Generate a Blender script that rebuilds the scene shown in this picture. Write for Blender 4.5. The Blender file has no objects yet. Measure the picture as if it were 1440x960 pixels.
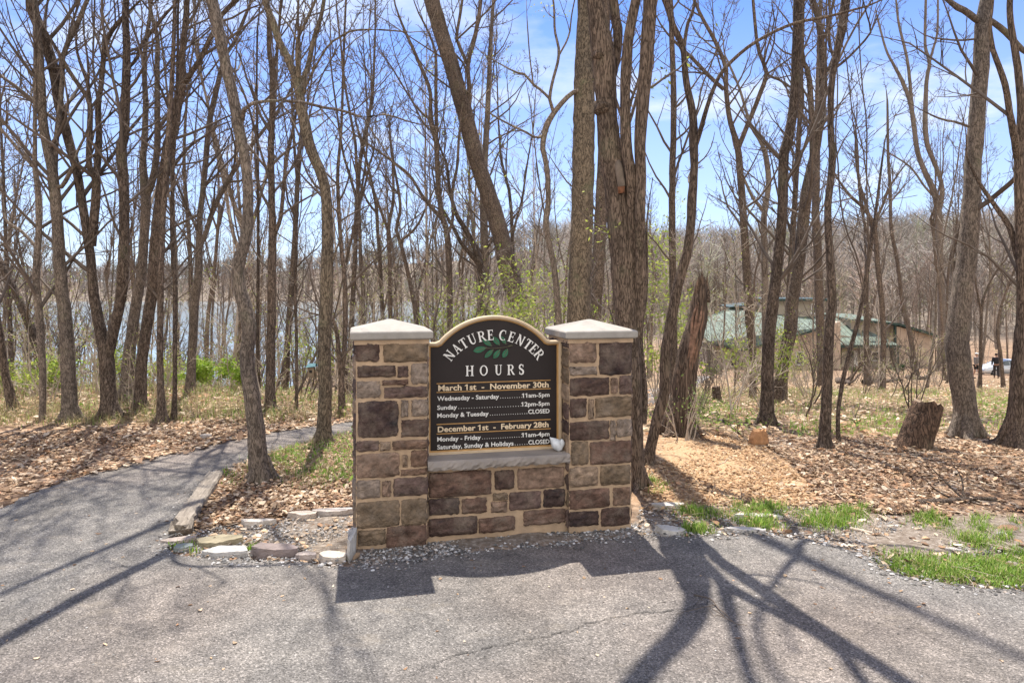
import bpy, bmesh, math, random
import numpy as np
from mathutils import Vector, Matrix
RN = np.random.default_rng(11)
sc = bpy.context.scene
COL = sc.collection
# ------------------------------------------------------------ camera, sky, sun, exposure
F = 960.0; CX = 720.0; HY = 405.0; EYE = 1.7          # photo pixels: focal length, centre, horizon; eye height in metres
cd = bpy.data.cameras.new('camera'); cam = bpy.data.objects.new('camera', cd); COL.objects.link(cam)
cam.location = (0, 0, EYE); cam.rotation_euler = (math.radians(90), 0, 0)
cd.sensor_width = 36.0; cd.lens = 36.0*F/1440.0; cd.shift_y = -(480-HY)/1440.0
cd.clip_start = 0.05; cd.clip_end = 6000
sc.camera = cam
SUN_EL = math.radians(62.0); SUN_AZ = math.radians(-7.5)   # azimuth from +Y towards +X
SDIR = Vector((math.sin(SUN_AZ)*math.cos(SUN_EL), math.cos(SUN_AZ)*math.cos(SUN_EL), math.sin(SUN_EL)))
sl = bpy.data.lights.new('sun', 'SUN'); sl.energy = 5.0; sl.angle = math.radians(0.53); sl.color = (1.0, 0.94, 0.845)
so = bpy.data.objects.new('sun', sl); COL.objects.link(so)
so.rotation_euler = SDIR.to_track_quat('Z', 'Y').to_euler(); so.location = (0, 30, 60)
w = bpy.data.worlds.new('World'); sc.world = w; w.use_nodes = True
nt = w.node_tree; nt.nodes.clear(); N = nt.nodes.new; L = nt.links.new
out = N('ShaderNodeOutputWorld'); bg = N('ShaderNodeBackground'); L(bg.outputs[0], out.inputs[0])
sky = N('ShaderNodeTexSky'); sky.sky_type = 'NISHITA'; sky.sun_disc = False
sky.sun_elevation = SUN_EL; sky.sun_rotation = SUN_AZ; sky.altitude = 100; sky.air_density = 1.0; sky.dust_density = 0.2; sky.ozone_density = 3.0
tc = N('ShaderNodeTexCoord')
# cirrus / cumulus wisps: noise on the sky direction flattened onto a cloud layer
sep = N('ShaderNodeSeparateXYZ'); L(tc.outputs['Generated'], sep.inputs[0])
zz = N('ShaderNodeMath'); zz.operation = 'ADD'; L(sep.outputs[2], zz.inputs[0]); zz.inputs[1].default_value = 0.12
dx = N('ShaderNodeMath'); dx.operation = 'DIVIDE'; L(sep.outputs[0], dx.inputs[0]); L(zz.outputs[0], dx.inputs[1])
dy = N('ShaderNodeMath'); dy.operation = 'DIVIDE'; L(sep.outputs[1], dy.inputs[0]); L(zz.outputs[0], dy.inputs[1])
cb = N('ShaderNodeCombineXYZ'); L(dx.outputs[0], cb.inputs[0]); L(dy.outputs[0], cb.inputs[1])
nz = N('ShaderNodeTexNoise'); nz.inputs['Scale'].default_value = 1.15; nz.inputs['Detail'].default_value = 9; nz.inputs['Roughness'].default_value = 0.58
mpv = N('ShaderNodeMapping'); mpv.inputs['Location'].default_value = (3.3, 1.9, 0); mpv.inputs['Scale'].default_value = (0.9, 1.2, 1)
L(cb.outputs[0], mpv.inputs[0]); L(mpv.outputs[0], nz.inputs['Vector'])
rp = N('ShaderNodeValToRGB'); rp.color_ramp.elements[0].position = 0.475; rp.color_ramp.elements[0].color = (0, 0, 0, 1)
rp.color_ramp.elements[1].position = 0.70; rp.color_ramp.elements[1].color = (0.85, 0.85, 0.85, 1)
L(nz.outputs[0], rp.inputs[0])
hz = N('ShaderNodeMapRange'); L(sep.outputs[2], hz.inputs[0]); hz.inputs[1].default_value = 0.0; hz.inputs[2].default_value = 0.40; hz.inputs[3].default_value = 0.54; hz.inputs[4].default_value = 0.0
mxx = N('ShaderNodeMath'); mxx.operation = 'MAXIMUM'; L(rp.outputs[0], mxx.inputs[0]); L(hz.outputs[0], mxx.inputs[1])
mix = N('ShaderNodeMix'); mix.data_type = 'RGBA'; L(mxx.outputs[0], mix.inputs[0]); mix.inputs[7].default_value = (4.5, 4.8, 5.25, 1)
tint = N('ShaderNodeMix'); tint.data_type = 'RGBA'; tint.blend_type = 'MULTIPLY'; tint.inputs[0].default_value = 1.0; L(sky.outputs[0], tint.inputs[6]); tint.inputs[7].default_value = (0.455, 0.575, 0.855, 1)
L(tint.outputs[2], mix.inputs[6])
# added unseen cloud bank behind the camera, opposite the sun, to lift the shade
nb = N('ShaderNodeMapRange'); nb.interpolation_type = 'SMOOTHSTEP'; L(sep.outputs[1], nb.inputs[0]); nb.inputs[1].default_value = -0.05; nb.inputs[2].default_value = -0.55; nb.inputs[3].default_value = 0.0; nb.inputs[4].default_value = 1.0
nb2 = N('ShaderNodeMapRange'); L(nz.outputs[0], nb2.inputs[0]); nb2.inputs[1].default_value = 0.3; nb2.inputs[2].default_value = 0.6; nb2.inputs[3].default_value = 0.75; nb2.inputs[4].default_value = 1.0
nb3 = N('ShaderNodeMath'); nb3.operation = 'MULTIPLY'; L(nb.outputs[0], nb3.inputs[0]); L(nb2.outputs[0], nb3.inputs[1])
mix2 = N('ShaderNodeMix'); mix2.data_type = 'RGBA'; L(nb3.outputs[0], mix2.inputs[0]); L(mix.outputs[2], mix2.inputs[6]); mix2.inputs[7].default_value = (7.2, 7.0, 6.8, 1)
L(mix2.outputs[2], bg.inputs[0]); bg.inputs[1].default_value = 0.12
sc.view_settings.view_transform = 'Standard'; sc.view_settings.look = 'None'; sc.view_settings.exposure = 1.02; sc.view_settings.gamma = 1.0
sc.view_settings.use_curve_mapping = False
sc.render.engine = 'CYCLES'
sc.cycles.max_bounces = 6; sc.cycles.transparent_max_bounces = 4; sc.cycles.use_denoising = True
# ------------------------------------------------------------ materials
def new_mat(name):
    m = bpy.data.materials.new(name); m.use_nodes = True
    t = m.node_tree; b = t.nodes['Principled BSDF']
    return m, t, b
def nn(t, kind, **kw):
    n = t.nodes.new(kind)
    for k, v in kw.items():
        if k in n.inputs: n.inputs[k].default_value = v
        else: setattr(n, k, v)
    return n
def ramp(t, stops):
    r = t.nodes.new('ShaderNodeValToRGB'); e = r.color_ramp.elements
    while len(e) < len(stops): e.new(0.5)
    for i, (p, c) in enumerate(stops):
        e[i].position = p; e[i].color = (*c, 1) if len(c) == 3 else c
    return r
def mixc(t, fac, a, b, blend='MIX'):
    m = t.nodes.new('ShaderNodeMix'); m.data_type = 'RGBA'; m.blend_type = blend
    for sock, v in ((0, fac), (6, a), (7, b)):
        if hasattr(v, 'is_output'): t.links.new(v, m.inputs[sock])
        elif sock == 0: m.inputs[0].default_value = v
        else: m.inputs[sock].default_value = (*v, 1) if len(v) == 3 else v
    return m.outputs[2]
def coords(t, scale=(1, 1, 1), kind='Object'):
    c = nn(t, 'ShaderNodeTexCoord'); mp = nn(t, 'ShaderNodeMapping'); mp.inputs['Scale'].default_value = scale
    t.links.new(c.outputs[kind], mp.inputs[0]); return mp.outputs[0]
def noise(t, vec, scale, detail=6, rough=0.55):
    n = nn(t, 'ShaderNodeTexNoise', Scale=scale, Detail=detail, Roughness=rough); t.links.new(vec, n.inputs['Vector']); return n.outputs[0]
def bump(t, b, height, strength=0.4, dist=0.02):
    bp = nn(t, 'ShaderNodeBump', Strength=strength, Distance=dist); t.links.new(height, bp.inputs['Height']); t.links.new(bp.outputs[0], b.inputs['Normal']); return bp
def simple(name, col, rough=0.7, metal=0.0, nscale=6.0, var=0.25, bstr=0.2, bdist=0.01, spec=0.3):
    m, t, b = new_mat(name); v = coords(t)
    f = noise(t, v, nscale)
    lo = tuple(c*(1-var) for c in col); hi = tuple(min(1, c*(1+var)) for c in col)
    r = ramp(t, [(0.3, lo), (0.7, hi)]); t.links.new(f, r.inputs[0]); t.links.new(r.outputs[0], b.inputs['Base Color'])
    b.inputs['Roughness'].default_value = rough; b.inputs['Metallic'].default_value = metal; b.inputs['Specular IOR Level'].default_value = spec
    if bstr: bump(t, b, noise(t, v, nscale*6), bstr, bdist)
    return m
def attr_mat(name, attr='tint', rough=0.8, nscale=30, var=0.3, bstr=0.3, bdist=0.005, transl=0.0, spec=0.25):
    m, t, b = new_mat(name); v = coords(t)
    a = nn(t, 'ShaderNodeAttribute'); a.attribute_name = attr
    f = noise(t, v, nscale, 5)
    r = ramp(t, [(0.25, (1-var,)*3), (0.75, (1+var,)*3)]); t.links.new(f, r.inputs[0])
    c = mixc(t, 1.0, a.outputs['Color'], r.outputs[0], 'MULTIPLY')
    t.links.new(c, b.inputs['Base Color']); b.inputs['Roughness'].default_value = rough; b.inputs['Specular IOR Level'].default_value = spec
    if bstr: bump(t, b, noise(t, v, nscale*2.5), bstr, bdist)
    if transl:
        tr = nn(t, 'ShaderNodeBsdfTranslucent'); t.links.new(c, tr.inputs[0]); ms = nn(t, 'ShaderNodeMixShader'); ms.inputs[0].default_value = transl
        t.links.new(b.outputs[0], ms.inputs[1]); t.links.new(tr.outputs[0], ms.inputs[2]); t.links.new(ms.outputs[0], t.nodes['Material Output'].inputs[0])
    return m
def bark(name, dark, light, moss=0.0, ridge=11.0, vert=1.6, bs=0.9, bd=0.03):
    m, t, b = new_mat(name)
    v = coords(t, (ridge, ridge, vert)); v1 = coords(t)
    dn = nn(t, 'ShaderNodeTexNoise', Scale=0.9, Detail=4); t.links.new(v, dn.inputs['Vector'])
    vm = nn(t, 'ShaderNodeVectorMath'); vm.operation = 'ADD'; t.links.new(v, vm.inputs[0]); t.links.new(dn.outputs['Color'], vm.inputs[1])
    wv = noise(t, vm.outputs[0], 2.6, 3, .5)
    ab = nn(t, 'ShaderNodeMath'); ab.operation = 'SUBTRACT'; t.links.new(wv, ab.inputs[0]); ab.inputs[1].default_value = .5
    ab2 = nn(t, 'ShaderNodeMath'); ab2.operation = 'ABSOLUTE'; t.links.new(ab.outputs[0], ab2.inputs[0])
    fine = noise(t, v, 6.0, 9, 0.7)
    rr = ramp(t, [(0.0, (.25, .25, .25)), (0.09, (1, 1, 1))]); t.links.new(ab2.outputs[0], rr.inputs[0])
    mm = nn(t, 'ShaderNodeMath'); mm.operation = 'MULTIPLY'; t.links.new(rr.outputs[0], mm.inputs[0]); t.links.new(fine, mm.inputs[1])
    cr = ramp(t, [(0.14, dark), (0.58, light)]); t.links.new(mm.outputs[0], cr.inputs[0])
    pv = nn(t, 'ShaderNodeTexVoronoi', Scale=1.0); t.links.new(coords(t, (ridge*1.6, ridge*1.6, vert*3.2)), pv.inputs['Vector']); pr2 = ramp(t, [(0, (.78, .78, .78)), (1, (1.18, 1.17, 1.15))]); t.links.new(pv.outputs['Color'], pr2.inputs[0])
    big = noise(t, v1, 1.3, 4)
    br = ramp(t, [(0.3, (0.68, 0.68, 0.70)), (0.7, (1.25, 1.2, 1.12))]); t.links.new(big, br.inputs[0])
    c = mixc(t, 1.0, cr.outputs[0], br.outputs[0], 'MULTIPLY')
    c = mixc(t, 1.0, c, pr2.outputs[0], 'MULTIPLY')
    oi = nn(t, 'ShaderNodeObjectInfo'); orr = ramp(t, [(0.0, (0.78, 0.77, 0.77)), (1.0, (1.25, 1.22, 1.2))]); t.links.new(oi.outputs['Random'], orr.inputs[0])
    c = mixc(t, 1.0, c, orr.outputs[0], 'MULTIPLY')
    if moss:
        gm = ramp(t, [(0.56, (0, 0, 0)), (0.72, (moss,)*3)]); t.links.new(noise(t, v1, 2.6, 7, 0.6), gm.inputs[0])
        c = mixc(t, gm.outputs[0], c, (0.16, 0.17, 0.10))
    t.links.new(c, b.inputs['Base Color']); b.inputs['Roughness'].default_value = 0.9; b.inputs['Specular IOR Level'].default_value = 0.15
    bump(t, b, mm.outputs[0], bs, bd)
    return m
BARK = bark('bark_brown', (0.062, 0.047, 0.038), (0.262, 0.208, 0.168), 0.35, 18, 4.5)
BARKG = bark('bark_grey', (0.088, 0.073, 0.061), (0.29, 0.245, 0.205), 0.45, 19, 5.5, 0.7, 0.018)
BARKM = bark('bark_mossy', (0.068, 0.056, 0.043), (0.255, 0.212, 0.158), 0.8, 15, 5.0, 0.7, 0.018)
BARKR = bark('bark_ridged', (0.055, 0.041, 0.032), (0.27, 0.208, 0.162), 0.4, 22, 3.4, 0.85, 0.02)
TWIG = simple('twig_bark', (0.125, 0.098, 0.079), 0.85, nscale=3, var=0.35, bstr=0)
TWIGP = simple('pale_twig_bark', (0.40, 0.33, 0.26), 0.85, nscale=3, var=0.35, bstr=0)
BUD = attr_mat('bud_leaf', 'tint', 0.6, 20, 0.25, 0, transl=0.45)
# ------------------------------------------------------------ mesh builders
class MB:                                   # general builder, any n-gons
    def __init__(s): s.v = []; s.f = []; s.m = []; s.c = []
    def add(s, vs, fs, mat=0, col=None):
        o = len(s.v); s.v.extend([tuple(p) for p in vs])
        if col is not None or s.c:
            while len(s.c) < o: s.c.append((1, 1, 1))
            s.c.extend([col or (1, 1, 1)]*len(vs))
        for f in fs: s.f.append(tuple(i+o for i in f)); s.m.append(mat)
    def box(s, c, d, mat=0, M=None, col=None, taper=1.0):
        x, y, z = (k/2 for k in d); vs = []
        for sz in (-1, 1):
            k = taper if sz > 0 else 1.0
            for sx, sy in ((-1, -1), (1, -1), (1, 1), (-1, 1)): vs.append(Vector((sx*x*k, sy*y*k, sz*z)))
        vs = [(M @ p if M else p) + Vector(c) for p in vs]
        s.add(vs, [(0, 3, 2, 1), (4, 5, 6, 7), (0, 1, 5, 4), (1, 2, 6, 5), (2, 3, 7, 6), (3, 0, 4, 7)], mat, col)
    def prism(s, poly, fn, d0, d1, mat=0, col=None):   # poly 2-D (ccw from the front), fn(a, b, depth) -> point; d0 front, d1 back
        n = len(poly); vs = [fn(a, b, d0) for a, b in poly] + [fn(a, b, d1) for a, b in poly]
        fs = [tuple(range(n)), tuple(range(2*n-1, n-1, -1))] + [(i, i+n, (i+1) % n+n, (i+1) % n) for i in range(n)]
        s.add(vs, fs, mat, col)
    def build(s, name, mats, parent=None, origin=(0, 0, 0), smooth=False, bev=0.0):
        me = bpy.data.meshes.new(name); o0 = Vector(origin)
        me.from_pydata([tuple(Vector(p)-o0) for p in s.v], [], s.f)
        if not isinstance(mats, (list, tuple)): mats = [mats]
        for m in mats: me.materials.append(m)
        me.polygons.foreach_set('material_index', s.m)
        if s.c:
            a = me.color_attributes.new('tint', 'FLOAT_COLOR', 'POINT')
            while len(s.c) < len(s.v): s.c.append((1, 1, 1))
            a.data.foreach_set('color', np.c_[np.array(s.c, dtype=np.float32), np.ones(len(s.c), np.float32)].ravel())
        if smooth: me.polygons.foreach_set('use_smooth', [True]*len(s.f))
        me.update()
        bmm = bmesh.new(); bmm.from_mesh(me); bmesh.ops.recalc_face_normals(bmm, faces=bmm.faces); bmm.to_mesh(me); bmm.free()
        o = bpy.data.objects.new(name, me); COL.objects.link(o); o.parent = parent
        if parent is None: o.location = o0
        if bev:
            bv = o.modifiers.new('edge', 'BEVEL'); bv.width = bev; bv.segments = 2; bv.limit_method = 'ANGLE'; bv.angle_limit = math.radians(40)
        return o
class TB:                                   # fast numpy builder: tubes, quads, triangles
    def __init__(s): s.V = []; s.Q = []; s.T = []; s.QM = []; s.TM = []; s.C = []; s.n = 0
    def raw(s, v, q=None, t=None, mat=0, col=(1, 1, 1)):
        v = np.asarray(v, np.float32); s.V.append(v); s.C.append(np.broadcast_to(np.asarray(col, np.float32), (len(v), 3)))
        if q is not None and len(q): q = np.asarray(q, np.int32); s.Q.append(q+s.n); s.QM.append(np.full(len(q), mat, np.int32))
        if t is not None and len(t): t = np.asarray(t, np.int32); s.T.append(t+s.n); s.TM.append(np.full(len(t), mat, np.int32))
        s.n += len(v)
    def tube(s, P, R, k=8, mat=0, rough=0.0, rng=None, cap=False, col=(1, 1, 1)):
        P = np.asarray(P, float); R = np.asarray(R, float); n = len(P)
        T = np.gradient(P, axis=0); T /= np.linalg.norm(T, axis=1)[:, None]+1e-9
        ref = np.array([1.0, 0, 0]) if abs(T[0, 0]) < 0.8 else np.array([0, 1.0, 0])
        U = ref-(T@ref)[:, None]*T; U /= np.linalg.norm(U, axis=1)[:, None]+1e-9
        W = np.cross(T, U); a = np.linspace(0, 2*np.pi, k, endpoint=False)
        rr = np.repeat(R[:, None], k, 1)
        if rough and rng is not None:
            h = np.r_[0, np.cumsum(np.linalg.norm(np.diff(P, axis=0), axis=1))]
            d = np.zeros((n, k))
            for _ in range(7):
                m = rng.integers(1, 7); d += rng.uniform(.3, 1)/m**0.5*np.sin(m*a[None, :]+rng.uniform(-2.5, 2.5)*h[:, None]+rng.uniform(0, 6.3))
            d += rng.normal(0, .35, (n, k)); rr = rr*(1+rough*d/2)
        V = P[:, None, :]+rr[..., None]*(np.cos(a)[None, :, None]*U[:, None, :]+np.sin(a)[None, :, None]*W[:, None, :])
        i = np.arange(n-1)[:, None]*k; j = np.arange(k)[None, :]; j2 = (j+1) % k
        q = np.stack([i+j, i+j2, i+k+j2, i+k+j], -1).reshape(-1, 4)
        V = V.reshape(-1, 3); t = None
        if cap:
            V = np.vstack([V, P[-1:]]); b = (n-1)*k; t = [(b+x, b+(x+1) % k, n*k) for x in range(k)]
        s.raw(V, q, t, mat, col)
    def build(s, name, mats, parent=None, origin=(0, 0, 0), smooth=True, tint=False):
        me = bpy.data.meshes.new(name)
        V = np.vstack(s.V)-np.asarray(origin, np.float32)
        Q = np.vstack(s.Q) if s.Q else np.zeros((0, 4), np.int32); T = np.vstack(s.T) if s.T else np.zeros((0, 3), np.int32)
        lv = np.r_[Q.ravel(), T.ravel()].astype(np.int32); nf = len(Q)+len(T)
        ls = np.r_[np.arange(len(Q))*4, len(Q)*4+np.arange(len(T))*3].astype(np.int32)
        me.vertices.add(len(V)); me.vertices.foreach_set('co', V.astype(np.float32).ravel())
        me.loops.add(len(lv)); me.loops.foreach_set('vertex_index', lv)
        me.polygons.add(nf); me.polygons.foreach_set('loop_start', ls)
        if not isinstance(mats, (list, tuple)): mats = [mats]
        for m in mats: me.materials.append(m)
        if len(mats) > 1: me.polygons.foreach_set('material_index', np.concatenate(s.QM+s.TM))
        me.polygons.foreach_set('use_smooth', np.full(nf, bool(smooth)))
        if tint:
            a = me.color_attributes.new('tint', 'FLOAT_COLOR', 'POINT'); C = np.vstack(s.C)
            a.data.foreach_set('color', np.c_[C, np.ones(len(C), np.float32)].astype(np.float32).ravel())
        me.update(calc_edges=True); me.validate()
        o = bpy.data.objects.new(name, me); COL.objects.link(o); o.parent = parent
        if parent is None: o.location = origin
        return o
def thing(name, label, cat, loc=(0, 0, 0), group=None):
    o = bpy.data.objects.new(name, None); COL.objects.link(o); o.location = loc; o.empty_display_size = 0.2
    return tag(o, label, cat, group)
def tag(o, label=None, cat=None, group=None, kind=None):
    if label: o['label'] = label
    if cat: o['category'] = cat
    if group: o['group'] = group
    if kind: o['kind'] = kind
    return o
def dup(root, loc, rotz=0.0, scale=(1, 1, 1), label=None, group=None):
    r = root.copy(); COL.objects.link(r); r.location = loc; r.rotation_euler = (0, 0, rotz); r.scale = scale
    if label: r['label'] = label
    if group: r['group'] = group
    for ch in list(root.children):
        c = ch.copy(); COL.objects.link(c); c.parent = r
        for g in list(ch.children):
            d = g.copy(); COL.objects.link(d); d.parent = c
    return r
# ------------------------------------------------------------ terrain shape
def sst(a, b, x):
    t = np.clip((x-a)/(b-a), 0, 1); return t*t*(3-2*t)
def sp(d, d0, wd):
    return wd*np.logaddexp(0, (d-d0)/wd)
LAKE_Z = -8.8
CU = [-1.2, -.75, -.6, -.5, -.25, -.1, 0, .2, .35, .5, .75, 1.2]; CZ = [4, 7, 7, 10, 24, 28, 24, 15, 15, 18, 24, 24]
def gz(x, y):
    x = np.asarray(x, float); y = np.asarray(y, float)
    u = x/np.maximum(y, 3); wl = sst(-.12, -.45, u)
    right = -.115*(sp(y, 7.8, 1.0)-sp(y, 68, 3)); left = -.17*(sp(y, 11.8, .8)-sp(y, 72, 4))
    near = right*(1-wl)+left*wl
    near = near-4.2*sst(82, 130, y)*sst(.06, -.1, u)*(1-wl)
    wr = sst(.1, -.14, u); fs = 130*(1-wr)+500*wr
    c = np.interp(u, CU, CZ)
    k = sst(0, 1, (y-fs)/210)
    z = near*(1-k)+c*k
    z = z+np.where(y > 100, 1.2*np.sin(x/41+1)*np.sin(y/57)*k*2, 0)
    return z
def ground_hit(px, py, y0=2.0, y1=200):
    u = (px-CX)/F; v = (py-HY)/F
    for y in np.arange(y0, y1, 0.02):
        if EYE-v*y <= gz(u*y, y): return (u*y, y, float(gz(u*y, y)))
    return (u*y1, y1, float(gz(u*y1, y1)))
def P3(px, py, Z):
    return np.array([(px-CX)/F*Z, Z, EYE-(py-HY)/F*Z])
def flat(px, py): return ground_hit(px, py)[:2]
def inpoly(poly, x, y):
    poly = np.asarray(poly); x = np.asarray(x); y = np.asarray(y); r = np.zeros(x.shape, bool); j = len(poly)-1
    for i in range(len(poly)):
        xi, yi = poly[i]; xj, yj = poly[j]
        c = ((yi > y) != (yj > y)) & (x < (xj-xi)*(y-yi)/(yj-yi+1e-12)+xi); r ^= c; j = i
    return r
# ------------------------------------------------------------ the setting: ground, lake, road, path
FP = lambda pts: [flat(*p) for p in pts]
ROAD_FAR = FP([(0, 718), (60, 690), (130, 668)])
PATH_R0 = FP([(305, 668), (275, 708), (246, 748), (236, 770), (246, 784)])
ROAD_MID = FP([(300, 791), (360, 793), (420, 795), (480, 800), (520, 801), (600, 791), (700, 777), (800, 769), (890, 758), (940, 758), (1000, 757), (1060, 756), (1120, 760), (1180, 772), (1225, 790), (1245, 808), (1300, 823), (1370, 830), (1440, 836), (1600, 842)])
ROAD = [(-4.5, -7), (-4.2, 2.0)]+ROAD_FAR+PATH_R0+ROAD_MID+[(9, 3.3), (16, 3.0), (16, -7)]
PL = FP([(130, 668), (200, 648), (270, 633), (340, 617), (400, 606), (450, 599), (490, 594)])
PR = FP([(305, 668), (345, 650), (385, 637), (425, 626), (460, 616), (490, 609), (510, 604)])
for (cx, cy, hx, hy) in ((-.5, 9.9, .55, -.5), (1.1, 12.2, .6, -.42), (2.8, 16, .7, -.3), (6, 25, .75, -.25), (11, 42, .8, -.25), (16, 57, .8, -.25)):
    PL.append((cx-hx, cy-hy)); PR.append((cx+hx, cy+hy))
def resample(pts, n):
    p = np.asarray(pts, float); d = np.r_[0, np.cumsum(np.linalg.norm(np.diff(p, axis=0), axis=1))]
    t = np.linspace(0, d[-1], n); return np.stack([np.interp(t, d, p[:, i]) for i in range(p.shape[1])], 1)
def smooth_poly(pts, n):                    # Catmull-Rom through the points
    p = np.asarray(pts, float); p = np.vstack([2*p[0]-p[1], p, 2*p[-1]-p[-2]]); o = []
    for i in range(1, len(p)-2):
        for t in np.linspace(0, 1, 8, endpoint=False):
            a, b, c, d = p[i-1], p[i], p[i+1], p[i+2]
            o.append(.5*((2*b)+(c-a)*t+(2*a-5*b+4*c-d)*t*t+(3*b-a-3*c+d)*t**3))
    o.append(p[-2]); return resample(o, n)
PATH_POLY = PL+PR[::-1]
ISLAND = FP([(306, 668), (345, 651), (385, 638), (425, 627), (470, 614), (512, 604), (512, 700), (500, 716), (430, 722), (340, 738), (288, 746), (262, 735)])
SOIL_ISLAND = FP([(270, 742), (340, 738), (430, 722), (502, 716), (502, 792), (440, 795), (300, 790), (246, 782)])
MULCH = FP([(905, 720), (900, 680), (912, 640), (945, 612), (1000, 606), (1062, 618), (1100, 650), (1150, 700), (1120, 712), (1060, 706), (990, 712)])
GRAVEL = FP([(500, 800), (600, 791), (700, 777), (800, 769), (890, 758), (940, 758), (885, 735), (800, 738), (700, 742), (600, 762), (500, 776)])
SOIL_RIGHT = FP([(886, 757), (1000, 757), (1120, 760), (1180, 772), (1225, 790), (1245, 808), (1440, 836), (1700, 842), (1700, 745), (1440, 730), (1250, 722), (1110, 712), (990, 712), (900, 712)])
LEAF_LEFT = FP([(-260, 600), (-260, 770), (0, 718), (60, 690), (130, 668), (200, 648), (270, 633), (340, 617), (430, 601), (490, 594), (430, 586), (300, 592), (150, 604), (0, 612)])
LEAF_RIGHT = FP([(1000, 612), (1062, 618), (1110, 650), (1150, 702), (1110, 714), (1250, 724), (1440, 732), (1700, 748), (1700, 620), (1440, 618), (1250, 618)])
def axis(lo, hi, near_lo, near_hi, step, g=1.16):
    a = list(np.arange(near_lo, near_hi, step)); s = step; x = near_hi
    while x < hi: a.append(x); s = min(s*g, 25); x += s
    a.append(hi); s = step; x = near_lo
    b = []
    while x > lo: s = min(s*g, 25); x -= s; b.append(max(x, lo))
    return np.array(b[::-1]+a)
gx = axis(-1500, 1500, -8, 8, .13); gy = axis(-40, 1500, 2.2, 13, .13)
X, Y = np.meshgrid(gx, gy); Zt = gz(X, Y)
fl = inpoly(ROAD, X, Y) | inpoly(PATH_POLY, X, Y)
bumpy = (.012*np.sin(X*5.1+1.3*np.sin(Y*3.3))*np.sin(Y*4.7+np.sin(X*2.1))+.02*np.sin(X*1.7+2)*np.sin(Y*1.3+1)+RN.normal(0, .006, X.shape))
Zt = Zt+np.where(fl, -.02, bumpy)
tb = TB(); nx = len(gx); ny = len(gy)
ii, jj = np.meshgrid(np.arange(nx-1), np.arange(ny-1)); b = (jj*nx+ii).ravel()
tb.raw(np.stack([X, Y, Zt], -1).reshape(-1, 3), np.stack([b, b+1, b+nx+1, b+nx], -1))
zone = np.zeros((ny, nx, 3), np.float32)
def soft(poly, r=.18, k=10):
    acc = np.zeros(X.shape); rr = np.random.default_rng(5)
    for _ in range(k):
        acc += inpoly(poly, X+rr.normal(0, r), Y+rr.normal(0, r))
    return acc/k
zone[..., 0] = soft(MULCH, .2)
zone[..., 1] = np.clip(soft(SOIL_ISLAND, .06)+soft(SOIL_RIGHT, .1)+soft(GRAVEL, .05)+sst(95, 130, Y), 0, 1)
weed = (Y > 7.8)*1.0*(Y < 90)
zone[..., 2] = np.clip(sst(8.2, 9.2, Y)*.8*sst(60, 30, Y)+.0, 0, 1)
tb.C = [zone.reshape(-1, 3)]
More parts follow.
